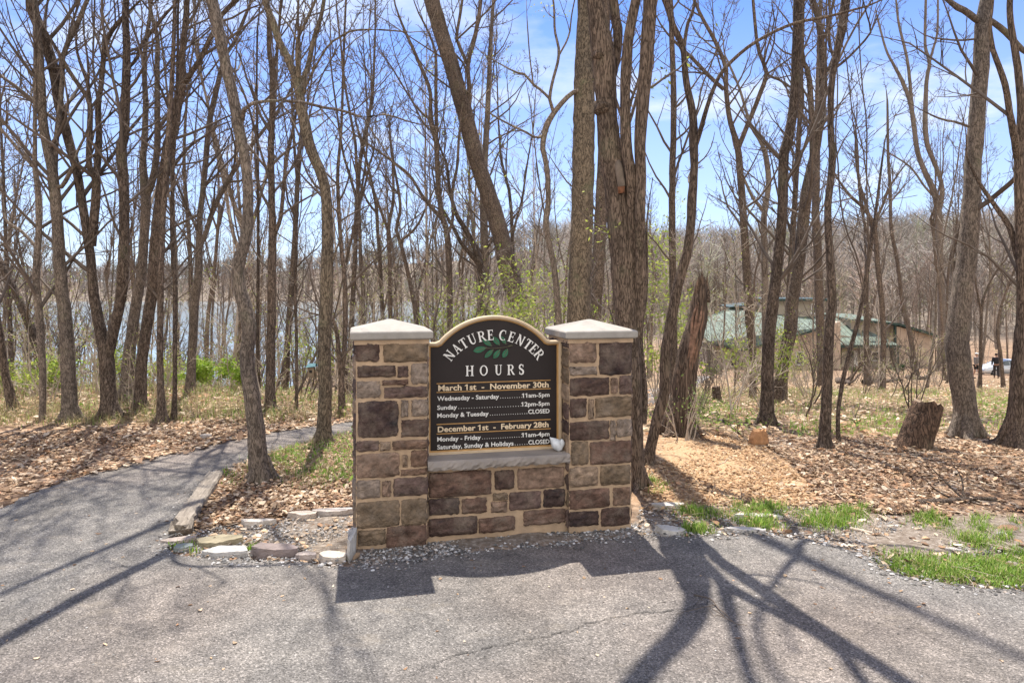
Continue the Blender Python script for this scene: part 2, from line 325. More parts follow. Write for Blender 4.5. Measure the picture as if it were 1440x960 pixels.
def ground_mat():
    m, t, b = new_mat('forest_floor'); v = coords(t)
    a = nn(t, 'ShaderNodeAttribute'); a.attribute_name = 'tint'
    sx = nn(t, 'ShaderNodeSeparateColor'); t.links.new(a.outputs['Color'], sx.inputs[0])
    vd = nn(t, 'ShaderNodeVectorMath'); vd.operation = 'ADD'; dn = nn(t, 'ShaderNodeTexNoise', Scale=9.0, Detail=3)
    t.links.new(v, dn.inputs['Vector']); sc_ = nn(t, 'ShaderNodeVectorMath'); sc_.operation = 'SCALE'; sc_.inputs[3].default_value = .12
    t.links.new(dn.outputs['Color'], sc_.inputs[0]); t.links.new(v, vd.inputs[0]); t.links.new(sc_.outputs[0], vd.inputs[1])
    vo = nn(t, 'ShaderNodeTexVoronoi', Scale=15.0); t.links.new(vd.outputs[0], vo.inputs['Vector'])
    s2 = nn(t, 'ShaderNodeSeparateColor'); t.links.new(vo.outputs['Color'], s2.inputs[0])
    leaf = ramp(t, [(0.0, (.075, .048, .032)), (.35, (.20, .130, .082)), (.7, (.33, .225, .15)), (1.0, (.47, .35, .25))]); t.links.new(s2.outputs[0], leaf.inputs[0])
    n1 = noise(t, v, .55, 6, .6); r1 = ramp(t, [(.35, (.68, .66, .65)), (.65, (1.2, 1.17, 1.14))]); t.links.new(n1, r1.inputs[0])
    c = mixc(t, 1.0, leaf.outputs[0], r1.outputs[0], 'MULTIPLY')
    # weedy strip: dry straw and young green
    wn = ramp(t, [(.40, (0, 0, 0)), (.62, (1, 1, 1))]); t.links.new(noise(t, v, 1.1, 7, .65), wn.inputs[0])
    wc = ramp(t, [(.3, (.10, .115, .035)), (.6, (.27, .22, .12))]); t.links.new(noise(t, v, 7, 5), wc.inputs[0])
    mf = nn(t, 'ShaderNodeMath'); mf.operation = 'MULTIPLY'; t.links.new(sx.outputs[2], mf.inputs[0]); t.links.new(wn.outputs[0], mf.inputs[1])
    mf2 = nn(t, 'ShaderNodeMath'); mf2.operation = 'MULTIPLY'; t.links.new(mf.outputs[0], mf2.inputs[0]); mf2.inputs[1].default_value = .75
    c = mixc(t, mf2.outputs[0], c, wc.outputs[0])
    so_ = ramp(t, [(.3, (.10, .075, .058)), (.5, (.19, .155, .125)), (.72, (.36, .32, .28))]); t.links.new(noise(t, v, 26, 8, .7), so_.inputs[0])
    c = mixc(t, sx.outputs[1], c, so_.outputs[0])
    mu = ramp(t, [(.3, (.23, .135, .07)), (.5, (.40, .262, .15)), (.7, (.50, .365, .235))]); t.links.new(noise(t, v, 38, 8, .7), mu.inputs[0])
    c = mixc(t, sx.outputs[0], c, mu.outputs[0])
    t.links.new(c, b.inputs['Base Color']); b.inputs['Roughness'].default_value = .95; b.inputs['Specular IOR Level'].default_value = .1
    hh = nn(t, 'ShaderNodeMath'); hh.operation = 'ADD'; t.links.new(s2.outputs[1], hh.inputs[0]); t.links.new(noise(t, v, 60, 4), hh.inputs[1])
    bump(t, b, hh.outputs[0], .55, .025)
    return m
tag(tb.build('ground', ground_mat(), tint=True), kind='structure')
# lake
def lake_mat():
    m, t, b = new_mat('lake_water'); v = coords(t, (1, .35, 1))
    b.inputs['Base Color'].default_value = (.22, .28, .31, 1); b.inputs['Roughness'].default_value = .12; b.inputs['IOR'].default_value = 1.33
    bump(t, b, noise(t, v, .9, 6, .6), .12, .15); return m
mb = MB(); mb.add([(-1200, 45, LAKE_Z), (500, 45, LAKE_Z), (500, 900, LAKE_Z), (-1200, 900, LAKE_Z)], [(0, 1, 2, 3)])
tag(mb.build('lake_water', lake_mat()), kind='structure')
# asphalt
def asphalt():
    m, t, b = new_mat('old_asphalt'); v = coords(t)
    sp1 = nn(t, 'ShaderNodeTexVoronoi', Scale=150.0); t.links.new(v, sp1.inputs['Vector'])
    s = nn(t, 'ShaderNodeSeparateColor'); t.links.new(sp1.outputs['Color'], s.inputs[0])
    agg = ramp(t, [(0.0, (.085, .081, .076)), (.4, (.153, .145, .136)), (.85, (.215, .204, .190)), (1.0, (.35, .33, .31))]); t.links.new(s.outputs[0], agg.inputs[0])
    n1 = noise(t, v, .8, 8, .62); r1 = ramp(t, [(.30, (.72, .71, .71)), (.5, (1, .985, .975)), (.72, (1.25, 1.22, 1.19))]); t.links.new(n1, r1.inputs[0])
    c = mixc(t, 1.0, agg.outputs[0], r1.outputs[0], 'MULTIPLY')
    n2 = noise(t, v, 5.5, 8, .7); r2 = ramp(t, [(.36, (.74, .74, .75)), (.62, (1.14, 1.13, 1.12))]); t.links.new(n2, r2.inputs[0])
    c = mixc(t, 1.0, c, r2.outputs[0], 'MULTIPLY')
    n3 = noise(t, coords(t, (1, 1, 1)), .33, 3, .5); r3 = ramp(t, [(.45, (0, 0, 0)), (.62, (1, 1, 1))]); t.links.new(n3, r3.inputs[0])
    c = mixc(t, r3.outputs[0], c, mixc(t, 1.0, c, (1.10, 1.0, .95), 'MULTIPLY'))
    vs_ = nn(t, 'ShaderNodeTexVoronoi', Scale=9.0); t.links.new(v, vs_.inputs['Vector']); rs = ramp(t, [(.045, (.28, .27, .26)), (.075, (1, 1, 1))]); t.links.new(vs_.outputs['Distance'], rs.inputs[0])
    c = mixc(t, 1.0, c, rs.outputs[0], 'MULTIPLY')
    st = ramp(t, [(.50, (1, 1, 1)), (.60, (.80, .79, .78)), (.66, (1.0, .99, .98))]); t.links.new(noise(t, coords(t, (1.3, .5, 1)), .9, 5, .6), st.inputs[0]); c = mixc(t, .8, c, st.outputs[0], 'MULTIPLY')
    sd = ramp(t, [(.58, (0, 0, 0)), (.75, (.5, .5, .5))]); t.links.new(noise(t, coords(t, (1, 2.2, 1)), 1.7, 8, .7), sd.inputs[0]); c = mixc(t, sd.outputs[0], c, (.30, .255, .20))
    t.links.new(c, b.inputs['Base Color']); b.inputs['Roughness'].default_value = .88; b.inputs['Specular IOR Level'].default_value = .25
    hb = nn(t, 'ShaderNodeMath'); hb.operation = 'ADD'; t.links.new(sp1.outputs['Distance'], hb.inputs[0]); t.links.new(noise(t, v, 160, 3), hb.inputs[1])
    bump(t, b, hb.outputs[0], .75, .008); return m
ASPH = asphalt()
def rag(pts, step=.05, amp=.018, keep=()):
    p = resample(list(pts)+[pts[0]], int(sum(math.dist(pts[i], pts[(i+1) % len(pts)]) for i in range(len(pts)))/step))[:-1]
    return p+RN.normal(0, amp, p.shape)*(np.abs(p[:, 1:2]) < 6.9)*(p[:, 1:2] > 2)
rp_ = rag(ROAD)
from mathutils.geometry import tessellate_polygon
tri = tessellate_polygon([[Vector((a, b_, 0)) for a, b_ in rp_]])
mb = MB(); n = len(rp_)
mb.add([(a, b_, .016) for a, b_ in rp_]+[(a, b_, -.05) for a, b_ in rp_], [tuple(t_) for t_ in tri]+[(i, (i+1) % n, (i+1) % n+n, i+n) for i in range(n)])
tag(mb.build('road', ASPH), kind='structure')
pl = smooth_poly(PL, 160); pr = smooth_poly(PR, 160); k = 9
tb = TB(); V = []
pl = pl+RN.normal(0, .02, pl.shape); pr = pr+RN.normal(0, .02, pr.shape); pl[:2] = PL[0]; pr[:2] = PR[0]
for i in range(160):
    for j in range(k+2):
        t_ = min(max((j-1)/(k-1), 0), 1); q = pl[i]*(1-t_)+pr[i]*t_
        zz_ = float(gz(q[0], q[1]))
        V.append((q[0], q[1]+(-.22 if i == 0 else 0), (zz_-.06 if j in (0, k+1) else zz_+(.011 if i == 0 else .0155)+.012*math.sin(math.pi*t_)*float(sst(1, 12, i)))))
K = k+2; q = [(i*K+j, i*K+j+1, (i+1)*K+j+1, (i+1)*K+j) for i in range(159) for j in range(K-1)]
tb.raw(V, q); tag(tb.build('path', ASPH, smooth=True), kind='structure')
# cracks in the asphalt: jagged tar-dark ribbons lying on the road
CRK = simple('crack_dark_tar', (.05, .047, .044), .9, nscale=30, var=.3, bstr=0)
def crack(pxs, w0, name='road_crack'):
    p = smooth_poly(FP(pxs), 90); p = p+RN.normal(0, .011, p.shape); tb = TB()
    d = np.gradient(p, axis=0); nr = np.stack([-d[:, 1], d[:, 0]], 1); nr /= np.linalg.norm(nr, axis=1)[:, None]+1e-9
    wd = w0*(.35+RN.random(90))[:, None]*np.clip(np.minimum(np.arange(90), 89-np.arange(90))/12, .1, 1)[:, None]
    a = p+nr*wd; c = p-nr*wd
    V = np.vstack([np.c_[a, np.full(90, .0205)], np.c_[c, np.full(90, .0205)]])
    tb.raw(V, [(i, i+1, 91+i, 90+i) for i in range(89)]); return tb.build(name, CRK, smooth=False)
tag(crack([(560, 965), (620, 938), (700, 915), (800, 893), (870, 874), (950, 862), (1010, 850), (1070, 838)], .0026), kind='structure')
# ------------------------------------------------------------ loose ground cover (stuff)
LEAFM = attr_mat('dead_leaf', 'tint', .75, 40, .25, 0, transl=.25)
PAL = 1.13*np.array([(.38, .26, .165), (.46, .335, .22), (.25, .155, .095), (.54, .42, .30), (.15, .092, .06), (.40, .235, .135), (.60, .49, .37), (.46, .325, .205), (.20, .125, .08)])
def rand_in(poly, n, dens=None):
    P = np.asarray(poly); lo = P.min(0); hi = P.max(0); xs = []; ys = []; c = 0
    while c < n:
        x = RN.uniform(lo[0], hi[0], 4*n); y = RN.uniform(lo[1], hi[1], 4*n); k = inpoly(poly, x, y)
        if dens is not None: k &= RN.random(4*n) < dens(x, y)
        xs.append(x[k]); ys.append(y[k]); c += k.sum()
    return np.concatenate(xs)[:n], np.concatenate(ys)[:n]
def leaves(tb, x, y, smin, smax, lift=.03, pal=PAL, z=None, tilt=.27):
    n = len(x); s = RN.uniform(smin, smax, n)*(1+.4*RN.random(n)**4); wd = RN.uniform(.32, .62, n)*s
    base = np.array([(-.5, 0), (-.22, .85), (.2, 1), (.5, 0), (.2, -1), (-.22, -.85)])
    lx = base[:, 0][None]*s[:, None]*RN.uniform(.9, 1.1, (n, 6)); ly = base[:, 1][None]*wd[:, None]*RN.uniform(.75, 1.2, (n, 6))*.6
    cu = RN.uniform(-.4, .8, n); lz = np.abs(ly)*cu[:, None]+(lx**2)*RN.uniform(-3, 5, n)[:, None]
    a = RN.uniform(0, 6.283, n); tx = RN.normal(0, tilt, n); ty = RN.normal(0, tilt, n)
    c, sn = np.cos(a)[:, None], np.sin(a)[:, None]
    xx = lx*c-ly*sn; yy = lx*sn+ly*c; zz_ = lz+xx*np.tan(np.clip(tx, -1, 1))[:, None]*.7+yy*np.tan(np.clip(ty, -1, 1))[:, None]*.7
    zz_ -= zz_.min(1, keepdims=True)
    g = gz(x, y) if z is None else z
    h = g+RN.uniform(0, lift, n)-.004
    V = np.stack([xx+x[:, None], yy+y[:, None], zz_+h[:, None]], -1).reshape(-1, 3)
    o = (np.arange(n)*6)[:, None]
    q = np.concatenate([o+np.array([0, 3, 2, 1]), o+np.array([0, 5, 4, 3])])
    col = np.repeat(pal[RN.integers(0, len(pal), n)]*RN.uniform(.75, 1.25, (n, 1)), 6, 0)
    tb.raw(V, q, None, 0, col)
PATCH = lambda x, y: .25+.75*np.clip(.5+.9*np.sin(x*2.3+1.7*np.sin(y*1.9))*np.sin(y*2.9+1.3*np.sin(x*1.7+1))+.35*np.sin(x*6.1+y*5.3), 0, 1)
WL = [(-9.5, 9.2), (-3.4, 8.95), (-1.6, 9.6), (-1.5, 14), (-9, 14), (-13, 12)]
tb = TB()
bx_, by_ = rand_in([(-13, 7.6), (-3.4, 8.2), (-2.6, 9.0), (-3.2, 9.6), (-13, 9.8)], 3000); kb_ = ~inpoly(PATH_POLY, bx_, by_); leaves(tb, bx_[kb_], by_[kb_], .024, .058, .035)
leaves(tb, *rand_in(LEAF_LEFT, 19000, PATCH), .024, .058, .035); leaves(tb, *rand_in(WL, 9000, lambda x, y: np.clip(1.1-(y-9)/3.2, .06, 1)), .025, .06, .04)
leaves(tb, *rand_in(ISLAND, 5600, lambda x, y: np.where(y < 6.6, 1, .35)*PATCH(x, y)), .022, .055, .035)
leaves(tb, *rand_in(LEAF_RIGHT, 30000, lambda x, y: np.where(y < 7.4, 1, .55)*PATCH(x, y)), .020, .053, .038, pal=np.vstack([PAL*.88, PAL[[2, 4, 8, 5]]*.75]))
far = [(-9, 8.4), (-2, 9.2), (1.5, 8.2), (9, 8), (30, 40), (-16, 22)]
leaves(tb, *rand_in(far, 26000, lambda x, y: np.clip(10/y, 0, 1)**1.2), .05, .11, .06)
leaves(tb, *rand_in(SOIL_RIGHT, 500, None), .03, .07, .015)
leaves(tb, *rand_in(SOIL_ISLAND, 160, None), .03, .06, .015)
leaves(tb, *rand_in(MULCH, 110, None), .03, .06, .02)
# strays blown onto the paving
x_, y_ = rand_in([(-4, 2.6), (-4, 6), (4.5, 4.6), (5, 2.6)], 300); k_ = inpoly(ROAD, x_, y_)
leaves(tb, x_[k_], y_[k_], .006, .03, .0, z=np.full(k_.sum(), .021), tilt=.2)
e1 = smooth_poly(PL[:8], 700); e1 = e1+RN.normal(0, .07, e1.shape); leaves(tb, e1[:, 0], e1[:, 1], .04, .08, .0, z=gz(e1[:, 0], e1[:, 1])+.03)
tb0 = tb
mz = MULCH; x_, y_ = rand_in(mz, 900); x_ = x_+RN.normal(0, .35, 900); y_ = y_+RN.normal(0, .3, 900); k_ = (~inpoly(ROAD, x_, y_)) & ~inpoly(MULCH, x_, y_); MULX = (x_[k_], y_[k_])
x_, y_ = rand_in(LEAF_RIGHT, 9000); x_ = x_+RN.normal(0, .35, 9000); y_ = y_+RN.normal(0, .35, 9000); k_ = inpoly(MULCH, x_, y_); leaves(tb0, x_[k_], y_[k_], .024, .055, .02, pal=PAL*.9)
tag(tb0.build('leaf_litter', LEAFM, smooth=False, tint=True), 'dry brown fallen leaves scattered over the woodland floor', 'leaf litter', kind='stuff')
# wood-chip mulch
tb = TB(); pm = .88*np.array([(.56, .38, .215), (.48, .30, .155), (.63, .47, .30), (.33, .19, .10), (.50, .34, .20)])
leaves(tb, *rand_in(MULCH, 9000), .014, .04, .02, pal=pm); leaves(tb, *MULX, .014, .04, .05, pal=pm)
tag(tb.build('mulch_chips', LEAFM, smooth=False, tint=True), 'pale tan wood chips spread under the double trunked tree', 'mulch', kind='stuff')
# dead twigs lying about in the litter
tb = TB()
def sticks(poly, n, l0, l1, dens=None):
    x, y = rand_in(poly, n, dens)
    for a, b in zip(x, y):
        if inpoly(PATH_POLY, [a], [b])[0]: continue
        th = RN.uniform(0, 6.28); ln = RN.uniform(l0, l1)*RN.random()**.7; m = 5; P = np.zeros((m, 3)); r = .0016+.006*ln
        for i in range(m):
            P[i] = (a, b, 0) if i == 0 else P[i-1]+np.array([math.cos(th), math.sin(th), 0])*ln/(m-1); th += RN.normal(0, .25)
        P[:, 2] = gz(P[:, 0], P[:, 1])+.012+r+RN.uniform(0, .03)*np.linspace(0, 1, m); tb.tube(P, np.linspace(r, r*.4, m), 4)
sticks(LEAF_RIGHT, 420, .15, .9); sticks(SOIL_RIGHT, 170, .06, .35); sticks(LEAF_LEFT, 150, .12, .7); sticks(ISLAND, 70, .1, .5); sticks(SOIL_ISLAND, 40, .05, .2); sticks(WL, 200, .3, 1.3); sticks([(2.2, 8.3), (9.5, 8.0), (20, 22), (6, 24), (3.4, 14)], 330, .3, 1.8); sticks(MULCH, 22, .1, .6)
tag(tb.build('twig_litter', TWIGP), 'dead twigs strewn through the fallen leaves', 'twig litter', kind='stuff')
# gravel
def pebbles(tb, x, y, s0, s1, pal, g=None):
    n = len(x); s = RN.uniform(s0, s1, n)*RN.uniform(.6, 1.3, n)
    base = np.array([(1, 0, 0), (.3, .9, .1), (-.8, .5, 0), (-.7, -.6, 0), (.35, -.9, 0), (.1, .1, .75), (0, 0, -.5)], float)
    V = base[None]*RN.uniform(.7, 1.25, (n, 7, 3)); a = RN.uniform(0, 6.28, n); c, sn = np.cos(a)[:, None], np.sin(a)[:, None]
    V = np.stack([(V[..., 0]*c-V[..., 1]*sn)*s[:, None], (V[..., 0]*sn+V[..., 1]*c)*s[:, None], V[..., 2]*s[:, None]*.8], -1)
    gg = gz(x, y) if g is None else g
    V += np.stack([x, y, gg+s*.25], -1)[:, None, :]
    t = np.array([(i, (i+1) % 5, 5) for i in range(5)]+[((i+1) % 5, i, 6) for i in range(5)])
    tb.raw(V.reshape(-1, 3), None, ((np.arange(n)*7)[:, None, None]+t).reshape(-1, 3), 0, np.repeat(pal[RN.integers(0, len(pal), n)]*RN.uniform(.8, 1.2, (n, 1)), 7, 0))
GRV = attr_mat('gravel_stone', 'tint', .8, 60, .2, 0)
pg = np.array([(.34, .33, .32), (.22, .215, .21), (.50, .48, .46), (.12, .115, .11), (.28, .235, .20), (.08, .075, .07), (.10, .09, .085)])
tb = TB()
pebbles(tb, *rand_in(GRAVEL, 4200), .005, .014, pg)
pebbles(tb, *rand_in(SOIL_ISLAND, 2600), .004, .011, pg)
pebbles(tb, *rand_in(SOIL_RIGHT, 9500), .003, .011, pg)
e2 = smooth_poly(ROAD_MID, 1100); e2 = e2+RN.normal(0, .05, e2.shape); pebbles(tb, e2[:, 0], e2[:, 1], .004, .014, pg, np.full(len(e2), .016))
e3 = smooth_poly(PATH_R0, 320)+RN.normal(0, .05, (320, 2)); pebbles(tb, e3[:, 0], e3[:, 1], .004, .011, pg, np.full(len(e3), .016))
x_, y_ = rand_in([(-4, 2.6), (-4, 6), (4.5, 4.6), (5, 2.6)], 900); k_ = inpoly(ROAD, x_, y_); pebbles(tb, x_[k_], y_[k_], .002, .006, pg*1.1, np.full(k_.sum(), .016))
tag(tb.build('gravel', GRV, smooth=False, tint=True), 'loose grey gravel along the paving edge and below the stone sign', 'gravel', kind='stuff')
# grass and weeds
GRS = attr_mat('grass_blade', 'tint', .55, 15, .2, 0, transl=.4)
def blades(tb, x, y, h0, h1, wd, pal, bend=.5, g=None):
    n = len(x); h = RN.uniform(h0, h1, n); a = RN.uniform(0, 6.28, n); w_ = wd*RN.uniform(.7, 1.3, n)
    c, sn = np.cos(a), np.sin(a); b = RN.uniform(.1, 1, n)*bend*h; z0 = gz(x, y) if g is None else g
    P = [np.stack([x-c*w_, y-sn*w_, z0], -1), np.stack([x+c*w_, y+sn*w_, z0], -1)]
    mx, my = x-sn*b*.35, y+c*b*.35
    P += [np.stack([mx+c*w_*.8, my+sn*w_*.8, z0+h*.6], -1), np.stack([mx-c*w_*.8, my-sn*w_*.8, z0+h*.6], -1), np.stack([x-sn*b, y+c*b, z0+h*RN.uniform(.8, 1, n)], -1)]
    V = np.stack(P, 1).reshape(-1, 3); o = (np.arange(n)*5)[:, None]
    tb.raw(V, o+np.array([0, 1, 2, 3]), o+np.array([3, 2, 4]), 0, np.repeat(pal[RN.integers(0, len(pal), n)]*RN.uniform(.75, 1.25, (n, 1)), 5, 0))
pgr = 1.25*np.array([(.13, .23, .03), (.19, .29, .05), (.25, .33, .07), (.09, .17, .02), (.34, .32, .14), (.16, .25, .04)]); pdry = np.array([(.34, .27, .15), (.42, .34, .21), (.26, .19, .11), (.22, .23, .08)])
def clumps(poly, nc, per, r):
    cx_, cy_ = rand_in(poly, nc); x = np.repeat(cx_, per)+RN.normal(0, r, nc*per); y = np.repeat(cy_, per)+RN.normal(0, r, nc*per)
    k = ~inpoly(ROAD, x, y); return x[k], y[k]
tb = TB()
G1 = FP([(1240, 792), (1262, 778), (1330, 786), (1390, 790), (1440, 778), (1560, 770), (1560, 832), (1440, 830), (1330, 818), (1270, 808)])
blades(tb, *clumps(G1, 230, 46, .055), .012, .055, .0024, pgr, .9); blades(tb, *clumps(G1, 26, 40, .03), .04, .085, .0024, pgr, .9); leaves(tb, *rand_in(G1, 900), .012, .028, .02, pal=pgr, tilt=.6)
for poly, nc in ((FP([(1340, 750), (1410, 748), (1425, 765), (1360, 772)]), 26), (FP([(1285, 728), (1340, 728), (1335, 745), (1290, 742)]), 14), (FP([(1120, 722), (1215, 716), (1225, 728), (1170, 748), (1130, 742)]), 46),
                 (FP([(1036, 712), (1085, 710), (1110, 722), (1060, 728), (1040, 722)]), 26), (FP([(1036, 728), (1080, 730), (1090, 742), (1050, 742)]), 18), (FP([(958, 718), (1010, 716), (1010, 730), (960, 732)]), 16),
                 (FP([(962, 742), (990, 742), (990, 758), (965, 758)]), 12), (FP([(912, 678), (930, 676), (930, 695), (915, 697)]), 5), (FP([(1360, 735), (1440, 735), (1440, 748), (1370, 748)]), 14)):
    blades(tb, *clumps(poly, int(nc*1.1)+1, 32, .055), .012, .055, .0024, pgr, .9); blades(tb, *clumps(poly, int(nc*.3)+1, 36, .022), .04, .10, .0024, pgr, .8)
blades(tb, *clumps(FP([(306, 664), (345, 650), (425, 630), (430, 660), (320, 690)]), 26, 26, .05), .03, .09, .003, pgr)
blades(tb, *clumps(FP([(232, 768), (280, 768), (290, 782), (250, 782)]), 6, 20, .03), .02, .05, .003, pgr)
blades(tb, *clumps(FP([(335, 765), (360, 768), (350, 782)]), 3, 20, .02), .02, .05, .003, pgr)
tag(tb.build('grass', GRS, smooth=False, tint=True), 'short bright green grass tufts beside the paving', 'grass', kind='stuff')
tb = TB()
ok = lambda p: (p[0][~inpoly(PATH_POLY, p[0], p[1])], p[1][~inpoly(PATH_POLY, p[0], p[1])])
WR = [(2.2, 8.3), (9.5, 8.0), (20, 22), (6, 24), (3.4, 14)]
WB = [(-13, 8.3), (-6, 8.35), (-3.3, 8.75), (-2.6, 9.2), (-3.2, 9.7), (-13, 9.9)]
blades(tb, *ok(clumps(WB, 520, 20, .16)), .03, .17, .0026, pdry, 1.3); blades(tb, *ok(clumps(WB, 260, 14, .14)), .03, .12, .003, pgr, 1.0)
blades(tb, *ok(clumps(WL, 520, 20, .16)), .05, .30, .0026, pdry, 1.3)
blades(tb, *ok(clumps(WL, 240, 16, .16)), .04, .20, .003, pgr, 1.0)
blades(tb, *ok(clumps(WR, 560, 18, .16)), .05, .24, .003, pdry, 1.3)
blades(tb, *ok(clumps(WR, 330, 16, .14)), .05, .2, .004, pgr*1.1)
blades(tb, *ok(clumps(FP([(345, 652), (425, 628), (505, 606), (505, 680), (440, 690), (390, 672)]), 90, 14, .09)), .03, .15, .0026, pdry, 1.3)
blades(tb, *ok(clumps(FP([(345, 652), (425, 628), (505, 606), (505, 680), (440, 690), (390, 672)]), 60, 12, .09)), .03, .10, .003, pgr, 1.0)
tag(tb.build('dry_grass', GRS, smooth=False, tint=True), 'straw coloured weeds and young green shoots under the trees', 'weeds', kind='stuff')
tb = TB(); pgn = np.array([(.16, .26, .04), (.21, .31, .05), (.12, .20, .03), (.26, .34, .08)])
for poly, n_, hz_ in ((FP([(905, 590), (985, 560), (1085, 600), (1060, 618), (985, 606), (930, 612)]), 1700, .14), (FP([(345, 655), (430, 630), (505, 608), (505, 690), (430, 680), (390, 665)]), 600, .09),
                      (FP([(1110, 600), (1270, 590), (1275, 615), (1120, 618)]), 700, .08), (FP([(1370, 560), (1430, 570), (1430, 622), (1375, 610)]), 700, .2), (WL, 2600, .22), (WR, 1800, .15)):
    x_, y_ = ok(rand_in(poly, n_)); leaves(tb, x_, y_, .018, .04, hz_, pal=pgn, tilt=.7)
tag(tb.build('ground_cover', BUD, smooth=False, tint=True), 'low young green leaves sprouting from the forest floor', 'ground cover', kind='stuff')
# ------------------------------------------------------------ the stone sign
A = math.radians(13.0); CA, SA = math.cos(A), math.sin(A)
P0 = (-.789, 4.48)
def plane_pt(s, d, z): return (P0[0]+s*CA-d*SA, P0[1]+s*SA+d*CA, z)       # s along the sign, d behind the pillar fronts
def px_to_sz(px, py, d):
    u = (px-CX)/F; x0 = P0[0]-d*SA; y0 = P0[1]+d*CA
    s = (u*y0-x0)/(CA-u*SA); Zd = y0+s*SA
    return s, EYE-(py-HY)/F*Zd
MORT = simple('lime_mortar', (.42, .298, .195), .95, nscale=9, var=.22, bstr=.6, bdist=.01)
STONE = attr_mat('brown_fieldstone', 'tint', .88, 22, .5, .9, .02)
def weather(m, fac, col, scale, lo, hi):           # pale lichen and lime bloom in patches
    t = m.node_tree; b = t.nodes['Principled BSDF']; src = b.inputs['Base Color'].links[0].from_socket; v = coords(t)
    r = ramp(t, [(lo, (0, 0, 0)), (hi, (fac,)*3)]); t.links.new(noise(t, v, scale, 9, .72), r.inputs[0]); t.links.new(mixc(t, r.outputs[0], src, col), b.inputs['Base Color'])
weather(STONE, .55, (.285, .225, .175), 7.0, .46, .72); weather(STONE, .8, (.06, .045, .04), 5.0, .58, .75); weather(MORT, .5, (.26, .20, .15), 6.0, .45, .7)
CAPM = simple('cast_concrete_cap', (.315, .29, .26), .85, nscale=5, var=.14, bstr=.6, bdist=.006)
weather(CAPM, .5, (.20, .185, .165), 6.0, .48, .72); weather(CAPM, .4, (.25, .24, .16), 14.0, .56, .7)
SILLM = simple('bluestone_ledge', (.27, .235, .208), .85, nscale=5, var=.2, bstr=.5, bdist=.008)
ROOT = thing('entrance_sign', 'stone pillared sign with arched dark board listing nature center hours', 'sign', (*plane_pt(.72, .2, 0)[:2], 0))
O3 = ROOT.location.copy()
SC_ = [(1.04*r_*k_, .97*g_*k_, .93*b_*k_) for k_, (r_, g_, b_) in zip((1, .85, 1.15, 1, .95, 1.2, 1.05, .8, 1.25), [(.125, .080, .062), (.090, .060, .050), (.185, .132, .100), (.165, .110, .080), (.125, .088, .078), (.22, .168, .122), (.155, .118, .080), (.070, .048, .043), (.180, .150, .125)])]
def stone(tb, fn, a0, a1, b0, b1, col, thick=.015, n=13, rng=RN):
    """a rough-faced stone on a wall face; fn(a, b, out) -> point"""
    a = np.sin(np.linspace(-1, 1, n)*np.pi/2); U, Vv = np.meshgrid(a, a)
    ca, cb_ = (a0+a1)/2, (b0+b1)/2; ha, hb_ = abs(a1-a0)/2+.0038, abs(b1-b0)/2+.0034; m = min(ha, hb_)
    ed = np.minimum((1-np.abs(U))*ha, (1-np.abs(Vv))*hb_)/max(m, 1e-4)
    e = rng.normal(0, .0028, (n, n, 2))
    ph = rng.uniform(0, 6.3, 6)
    wob = .006*np.sin(3*U+ph[0])*np.sin(3.3*Vv+ph[1])+.004*np.sin(7*U+ph[2]+2*Vv)+.003*np.sin(8*Vv+ph[3])
    hgt = thick*np.clip(ed*2.6, 0, 1)**.55*(1+.15*rng.standard_normal())+wob*np.clip(ed*3, 0, 1)+rng.normal(0, .0022, (n, n))
    hgt = np.where(ed <= 1e-6, -.008, hgt)
    # round the corners a little
    rr = np.clip((np.abs(U)+np.abs(Vv)-1.6)/.4, 0, 1)*.06
    UU = U*(1-rr*min(1, m/ha)); VV = Vv*(1-rr*min(1, m/hb_))
    A_ = ca+UU*ha+e[..., 0]*(np.abs(U) > -2); B_ = cb_+VV*hb_+e[..., 1]
    Pn = np.array([fn(x, y, h) for x, y, h in zip(A_.ravel(), B_.ravel(), hgt.ravel())])
    q = [(i*n+j, i*n+j+1, (i+1)*n+j+1, (i+1)*n+j) for i in range(n-1) for j in range(n-1)]
    cc = np.array(col)*(1+.16*rng.standard_normal((n*n, 1)))*(1+.22*np.sin(2.2*U.ravel()[:, None]+ph[4])*np.sin(2*Vv.ravel()[:, None]+ph[5]))
    tb.raw(Pn, q, None, 0, np.clip(cc, .03, .6))
Z5 = lambda r: [485+r[0]/5.333, 440+r[2]/5.333, 485+r[1]/5.333, 440+r[3]/5.333]
Z6 = lambda r: [485+r[0]/5.05, 610+r[2]/5.05, 485+r[1]/5.05, 610+r[3]/5.05]
Z7 = lambda r: [690+r[0]/5.055, 600+r[2]/5.055, 690+r[1]/5.055, 600+r[3]/5.055]
Z8 = lambda r: [760+r[0]/5.333, 440+r[2]/5.333, 760+r[1]/5.333, 440+r[3]/5.333]
